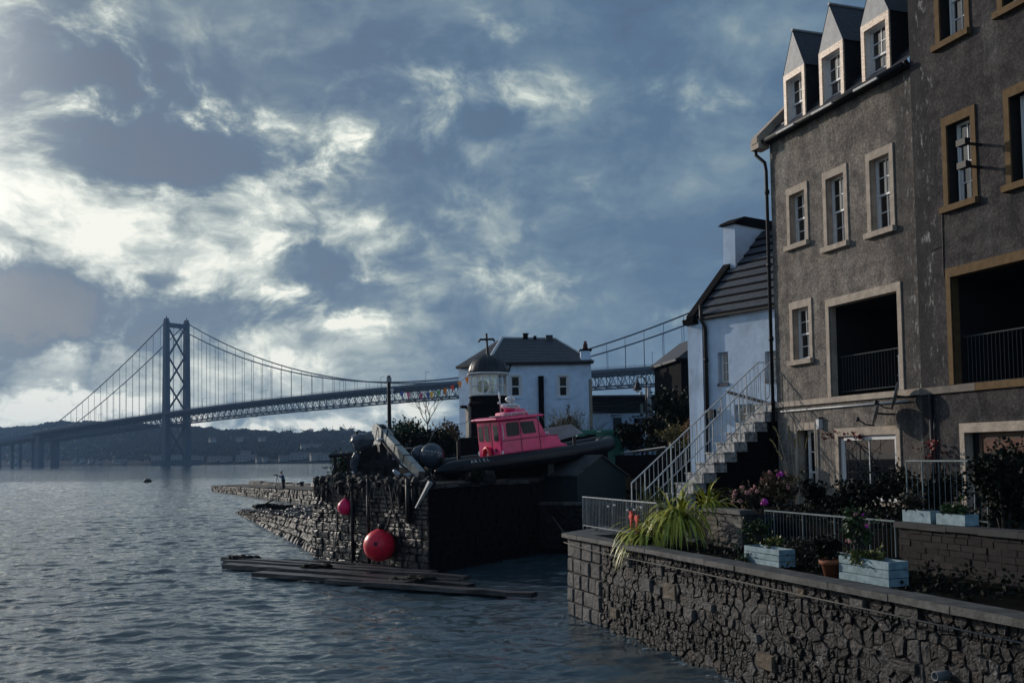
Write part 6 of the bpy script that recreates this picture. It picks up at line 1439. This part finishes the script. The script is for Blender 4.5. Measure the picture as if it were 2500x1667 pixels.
# grey block wall, lit by the sun
def block_wall(name, label, a0, a1, o, z0, z1, bw, bh, mat, cop):
    t = thing(name, fa(a0, o, z0), label, 'wall'); MB().box(FA, a0, a1, o - .22, o - .012, z0 - .05, z1).build('core', mortar, t)
    for c in courses(a0, a1, z0, z1, (bh, bh * 1.08), (bw * .85, bw * 1.15)):
        d_ = R.uniform(-.008, .012); MB().box(FA, c[0][0] + .006, c[1][0] - .006, o - .1, o + d_, c[0][1] + .006, c[2][1] - .006, jit=.004).build('block', mat, t)
    a = a0 - .04
    while a < a1: w = min(R.uniform(.5, .8), a1 + .04 - a); MB().box(FA, a, a + w - .006, o - .28, o + .06, z1, z1 + .09, jit=.006).build('coping_slab', cop, t); a += w
    return t
gw = block_wall('block_wall', 'short grey block wall beside the drooping yellow green plant', 5.30, 7.66, 6.0, 1.86, 2.56, .24, .098, brick_l, coping)
MB().box(FA, 7.66, 7.70, 5.3, 6.0, 1.86, 2.56).build('end_face', mortar, gw)
block_wall('upper_block_wall', 'dark shaded block wall carrying two pale planters at the right edge', 11.62, 17.5, 5.5, 1.86, 2.54, .26, .095, brick_d, M('dark_coping', (.035, .035, .037), .8, var=.3))  # shade on this wall is put into its dark block and coping colours
mb = MB(); mb.vprism(xy(fa(5.0, 5.75), fa(7.7, 5.75), fa(7.7, 5.2), fa(11.6, 5.2), fa(11.6, 5.27), fa(26, 5.27), fa(26, .02), fa(2.0, .02)), 1.5, 2.42); mb.build('raised_bed', earth, kind='structure')

def planter(a0, a1, o, z0, z1, depth, lab, rows=3, taper=0):
    t = thing('planter', fa((a0 + a1) / 2, o, z0), lab, 'planter', 'pale blue garden planters'); h = (z1 - z0) / rows
    for r_ in range(rows):
        k = taper * (1 - (r_ + .5) / rows)
        zq0, zq1 = z0 + r_ * h + .004, z0 + (r_ + 1) * h - .006
        for nm, x0, x1, y0, y1 in (('board', a0 + k, a1 - k, o - .025, o + R.uniform(-.003, .004)), ('board', a0 + k, a1 - k, o - depth, o - depth + .025), ('end_board', a0 + k, a0 + k + .025, o - depth + .026, o - .026), ('end_board', a1 - k - .025, a1 - k, o - depth + .026, o - .026)):
            MB().box(FA, x0, x1, y0, y1, zq0, zq1, jit=.002).build(nm, planter_m, t)
    MB().box(FA, a0 + taper + .03, a1 - taper - .03, o - depth + .03, o - .03, z1 - .12, z1 - .05).build('soil', earth, t)
    return t
planter(9.66, 10.73, 7.2, 1.87, 2.17, .32, 'pale blue planter on the sea wall next to the grey block wall')
planter(12.32, 13.43, 7.2, 1.87, 2.23, .34, 'pale blue planter right of the terracotta pot, full of yellow green leaves')
planter(11.58, 12.28, 5.4, 2.63, 2.83, .26, 'left pale planter on top of the dark block wall', 1, .06)
planter(12.36, 13.0, 5.4, 2.63, 2.81, .26, 'right pale planter on top of the dark block wall', 1, .04)
pt_ = fa(12.09, 7.15, 1.87); t = thing('terracotta_pot', pt_, 'orange terracotta pot between the two pale blue planters', 'pot')
MB().lathe(pt_, [(.12, 0), (.165, .19), (.195, .195), (.20, .265), (.17, .268), (.15, .2)], 20).build('pot', terra, t, True); MB().lathe(pt_ + Vector((0, 0, .2)), [(.16, 0), (.15, .02)], 12).build('soil', earth, t)

# low dark growth over the beds
gc = MB()
for _ in range(5200):
    a_ = R.uniform(6.4, 15); o__ = R.choice((R.uniform(.4, 5.1), R.uniform(5.7, 7.3), R.uniform(3.6, 5.1)))
    if o__ > 5.3 and a_ < 7.8: continue
    if 6.7 < o__ and (9.5 < a_ < 10.85 or 12.2 < a_ < 13.55 or 11.8 < a_ < 12.4): continue
    if o__ > 4.9 and 11.4 < a_ < 13.1 and o__ < 5.7: continue
    z_ = (2.43 if o__ < 5.2 else 1.87) + R.random() ** 2 * .26
    l = R.uniform(.04, .09); gc.leaf(fa(a_, o__, z_), (rdir(.5)), rdir(.5), l, l * .45)
gc.build('ground_cover', leaf_d, recalc=False, kind='stuff')

# strap leaved plants
def strap_plant(name, c, n, l, w, droop, mat, label, lean=(0, 0, 0), up=.9, spread=1.0):
    t = thing(name, c, label, 'plant'); mb = MB()
    for i in range(n):
        d = Vector((R.gauss(0, spread), R.gauss(0, spread), up + R.uniform(0, .5))) + Vector(lean) * R.uniform(.3, 1.2)
        mb.strap(Vector(c) + Vector((R.gauss(0, .08), R.gauss(0, .08), 0)), d, l * R.uniform(.6, 1.15), w * R.uniform(.7, 1.3), droop * R.uniform(.7, 1.3), 7)
    mb.build('leaves', mat, t, recalc=False); MB().blob(Vector(c), (.12, .12, .12), 8, 6).build('crown_base', leaf_b, t); return t
outl = NF * 1.0 + DF * .1
strap_plant('drooping_plant', fa(6.55, 6.8, 2.35), 230, 1.15, .032, 3.2, leaf_y, 'big yellow green strap leaved plant drooping over the sea wall', tuple(outl * .7), .75, .7)
strap_plant('drooping_plant', fa(6.3, 7.4, 2.05), 150, 1.05, .028, 2.8, leaf_y, 'lower part of the drooping clump, hanging furthest down the sea wall', tuple(outl * .8), .35, .5)
strap_plant('strap_plant', fa(6.1, 5.9, 2.62), 70, .95, .034, 2.4, leaf_y, 'broad strap leaved plant arching over the grey block wall', (.5, -.2, 0), .7, .8)
strap_plant('strap_plant', fa(4.4, 5.8, 2.0), 40, 1.25, .03, 1.0, M('dull_green_leaf', (.12, .14, .05), .5, c2=(.05, .07, .03)), 'upright strap leaved plant at the foot of the stair railing', (0, 0, 0), 1.3, .4)
def spiky(c, n, l, label):
    t = thing('spiky_palm', c, label, 'plant'); mb = MB()
    for i in range(n): d = rdir(.25); mb.strap(Vector(c), d, l * R.uniform(.7, 1.1), .011, .5, 4)
    mb.build('leaves', M('spiky_leaf', (.11, .10, .03), .5, c2=(.05, .055, .02)), t, recalc=False); MB().tube([Vector(c) - Vector((0, 0, .55)), Vector(c)], [.06, .05], 6).build('trunk', bark, t)
spiky(fa(4.55, 6.9, 2.30), 120, .55, 'brownish spiky fan leaved palm behind the sea wall railing')
strap_plant('flax_plant', fa(4.85, 6.6, 2.25), 26, .85, .028, .6, M('orange_leaf', (.24, .17, .03), .5, c2=(.09, .10, .03)), 'upright green and orange flax behind the railing', (0, 0, 0), 1.5, .3)
for i, (a, z, lab) in enumerate(((5.12, 2.55, 'left red cloth hung on the sea wall railing'), (5.42, 2.48, 'right red cloth hung on the sea wall railing'))):
    mb = MB(); q = fa(a, 7.23, z); f = Fr(q, -DF, NF); P = []
    for k in range(7):
        w_ = .075 + .03 * (k in (1, 2)) - .008 * k; P += [f.p(-w_ + R.uniform(-.02, .02), .01 + R.uniform(0, .03), -k * .065), f.p(w_ * .9, .03 + R.uniform(0, .03), -k * .065), f.p(w_ * .9, .0, -k * .065), f.p(-w_, -.02, -k * .065)]
    mb.add(P, [(4 * k + j, 4 * k + (j + 1) % 4, 4 * k + 4 + (j + 1) % 4, 4 * k + 4 + j) for k in range(6) for j in range(4)]); tag(mb.build('red_cloth', red_cloth), lab, 'cloth')
for i, a in enumerate((3.9, 4.25, 4.95, 5.3, 5.65)):
    q = fa(a, 7.24, 2.60 + .05 * math.sin(i * 2)); o = tag(MB().blob(q, .028, 8, 6).build('light_bulb', whiteplast, None, True), ['white bulb nearest the railing corner', 'white bulb left of the orange flax on the railing', 'white bulb just left of the left red cloth', 'white bulb between the two red cloths', 'white bulb right of both red cloths'][i], 'light bulb', 'bulbs along the railing')
rope([fa(3.02, 8.02, 1.74), fa(4.2, 8.05, 1.70), fa(6, 8.04, 1.68), fa(9, 8.05, 1.71), fa(13, 8.04, 1.70), fa(17, 8.05, 1.7)], .012, 'wall_cable', 'thin pale cable running under the coping of the sea wall', rope_m, 'cable')
rope([Vector((1.5, 38.0, 1.45)), Vector((1.9, 34, .9)), fa(3.2, 7.2, 2.05)], .016, 'slack_cable', 'slack pale cable from the inlet wall to the end of the railing', rope_m, 'cable')
t = thing('drain_pipe', fa(14.1, 7.9, .5), 'short grey drain pipe sticking out of the sea wall at bottom right', 'pipe'); q = pton(FA, 2305, 1648, 7.95)
t.location = q; MB().lathe(q, [(.06, -.15), (.06, .14), (.045, .14), (.045, -.1)], 14, fr=Fr(q, -DF, (0, 0, 1), NF)).build('pipe_end', M('grey_pipe', (.16, .17, .18), .6), t, True)

def flowering(name, c, r, n, size, mat, fm, nf, fr_, label, **k):
    t = shrub(name, c, r, n, size, mat, label, 'flowers', **k); mb = MB()
    c = Vector(c); fl = []
    for i in range(nf):
        d = rdir(.3); d.y -= .4; d += NF * .5; d.normalize(); q = c + Vector((d.x * r[0], d.y * r[1], d.z * r[2])) * R.uniform(.9, 1.12); mb = MB()
        for _ in range(10): mb.blob(q + rdir() * fr_ * .6, fr_ * .45, 6, 4, .3, 2, sd=R.random() * 20)
        mb.build('flower_head', fm[i % len(fm)], t)
    return t
P3 = lambda x, y, o: pton(FA, x, y, o)
flowering('hydrangea', P3(1835, 1215, 4.6), (.42, .3, .26), 500, .075, leaf_b, [flower_p], 13, .055, 'fading pink hydrangea at the end of the grey block wall', wid=.5)
flowering('hydrangea', P3(1905, 1195, 4.2), (.5, .35, .38), 700, .08, M('bronze_leaf', (.12, .075, .03), .6, c2=(.05, .035, .02)), [flower_p], 9, .05, 'bronze leaved hydrangea left of the tall narrow window', wid=.5)
for x, y, o, lab in ((1904, 1158, 4.3, 'tall single magenta bloom against the dark stair wall'), (1866, 1227, 5.3, 'low magenta bloom in front of the pink hydrangea')):
    q = P3(x, y, o); t = thing('magenta_flower', q - Vector((0, 0, .5)), lab, 'flower'); MB().tube([q - Vector((0, 0, .6)), q], .008, 4).build('stem', leaf_g, t)
    mb = MB(); 
    for _ in range(14): mb.blob(q + rdir() * .05, .035, 6, 4, .3, 2, sd=R.random() * 9)
    mb.build('petals', flower_m, t)
shrub('glossy_shrub', P3(2085, 1222, 3.6), (.66, .6, .42), 2600, .065, leaf_d, 'dark glossy leaved shrub under the wide ground floor window', 'shrub', wid=.5)
shrub('glossy_shrub', P3(2170, 1180, 2.6), (.6, .5, .40), 1700, .065, leaf_d, 'dark leaved shrub against the right half of the wide window', 'shrub', wid=.5)
shrub('glossy_shrub', P3(1990, 1200, 3.4), (.34, .3, .3), 800, .07, leaf_d, 'small dark shrub at the foot of the tall narrow window', 'shrub', wid=.5)
shrub('dark_hedge', P3(2450, 1190, 4.2), (.62, .5, .72), 3600, .065, leaf_d, 'tall dark hedge at the right edge behind the pale planters', 'hedge', wid=.5)
shrub('dark_hedge', P3(2265, 1210, 3.4), (.75, .4, .42), 1800, .075, leaf_d, 'low dark hedge behind the thin upper railing', 'hedge', wid=.5)
shrub('bed_shrub', P3(1850, 1300, 6.2), (.26, .18, .24), 420, .06, leaf_g, 'green leafy plant in the bed right of the grey block wall', 'plant', wid=.5)
shrub('bed_shrub', P3(1890, 1325, 6.8), (.22, .12, .10), 260, .05, M('lime_leaf', (.13, .14, .025), .5), 'yellow green leaves filling the left pale blue planter', 'plant', wid=.55)
shrub('bed_shrub', P3(1960, 1340, 6.6), (.28, .22, .22), 520, .055, leaf_b, 'brownish round bush left of the terracotta pot', 'plant', wid=.5)
shrub('potted_shrub', P3(2025, 1335, 7.1), (.24, .2, .18), 700, .05, leaf_d, 'clipped dark shrub growing in the terracotta pot', 'plant', wid=.5)
flowering('rose_bush', P3(2095, 1295, 6.9), (.20, .16, .34), 520, .055, leaf_g, [flower_p, flower_m, flower_p], 6, .03, 'tall leafy plant with pink blooms above the right blue planter', wid=.5)
shrub('bed_shrub', P3(2120, 1360, 7.05), (.34, .12, .10), 420, .05, MATS['lime_leaf'], 'yellow green leaves spilling from the right blue planter', 'plant', wid=.55)
shrub('planter_plant', P3(2225, 1225, 5.3), (.22, .15, .14), 420, .055, leaf_b, 'brownish plant in the left planter on the dark block wall', 'plant', wid=.5)
shrub('planter_plant', P3(2330, 1245, 5.3), (.20, .14, .10), 360, .055, leaf_g, 'green plant in the right planter on the dark block wall', 'plant', wid=.5)
shrub('weed_clump', P3(1810, 1370, 7.3), (.16, .12, .14), 200, .05, leaf_g, 'green weeds at the foot of the grey block wall', 'plant', wid=.5)
for c_, n, r_, lab in ((P3(2085, 1065, .15), 60, (.55, .1, .14), 'red leaved creeper along the top of the wide window'), (P3(2285, 1095, .2), 45, (.22, .12, .22), 'red leaved creeper on the house wall beside the downpipe')):
    t = thing('red_creeper', c_, lab, 'creeper'); mb = MB(); 
    q0 = c_ - Vector((0, 0, .9))
    for i in range(7): mb.tube([q0 + NF * .05, q0.lerp(c_, .5) + Vector((R.gauss(0, .15), R.gauss(0, .15), 0)) + NF * .1, c_ + Vector((R.gauss(0, r_[0] * .6), R.gauss(0, r_[0] * .9), R.gauss(0, .1))) + NF * .08], .008, 4)
    mb.build('stems', bark, t); mb = MB(); foliage(mb, c_ + NF * .08, r_, n, .085, .2, wid=.5); mb.build('leaves', leaf_r, t, recalc=False)
t = thing('plume_grass', P3(1925, 1130, 3.2), 'arching pale plumes of ornamental grass in front of the dark stair wall', 'grass'); mb = MB(); sb = P3(1945, 1230, 3.2)
for x, y in ((1890, 1045), (1880, 1075), (1925, 1045), (1950, 1055), (1975, 1065), (1898, 1105), (1940, 1075)):
    q = P3(x, y, 3.3); mid = sb.lerp(q, .7) + Vector((0, 0, .18)); mb.tube([sb, sb.lerp(mid, .6), mid], .006, 4)
    e = q + (q - mid) * .2; pl = MB()
    for i in range(40): u = R.random(); s = mid.lerp(q, u) + Vector((0, 0, .06 * math.sin(u * 3.1))); pl.leaf(s, ((q - mid).normalized() + rdir() * .4).normalized(), rdir(), .07, .012)
    pl.build('plume', M('plume', (.30, .24, .10), .8, var=.3), t, recalc=False)
mb.build('stems', dry, t)

# ================================================================== AIR
hz_ = MB(); hz_.box(WORLD, -2600, 1300, -330, 3300, -3.0, 176); ho = hz_.build('haze', water_m); ho['kind'] = 'stuff'
ma = bpy.data.materials.new('haze_air'); ma.use_nodes = True; nt = ma.node_tree; nt.nodes.clear(); vo = nt.nodes.new('ShaderNodeVolumePrincipled'); oo = nt.nodes.new('ShaderNodeOutputMaterial')
vo.inputs['Color'].default_value = (.42, .66, 1.0, 1); vo.inputs['Density'].default_value = .00012; vo.inputs['Anisotropy'].default_value = .0; nt.links.new(vo.outputs[0], oo.inputs['Volume'])
ho.data.materials.clear(); ho.data.materials.append(ma); ho.visible_shadow = True
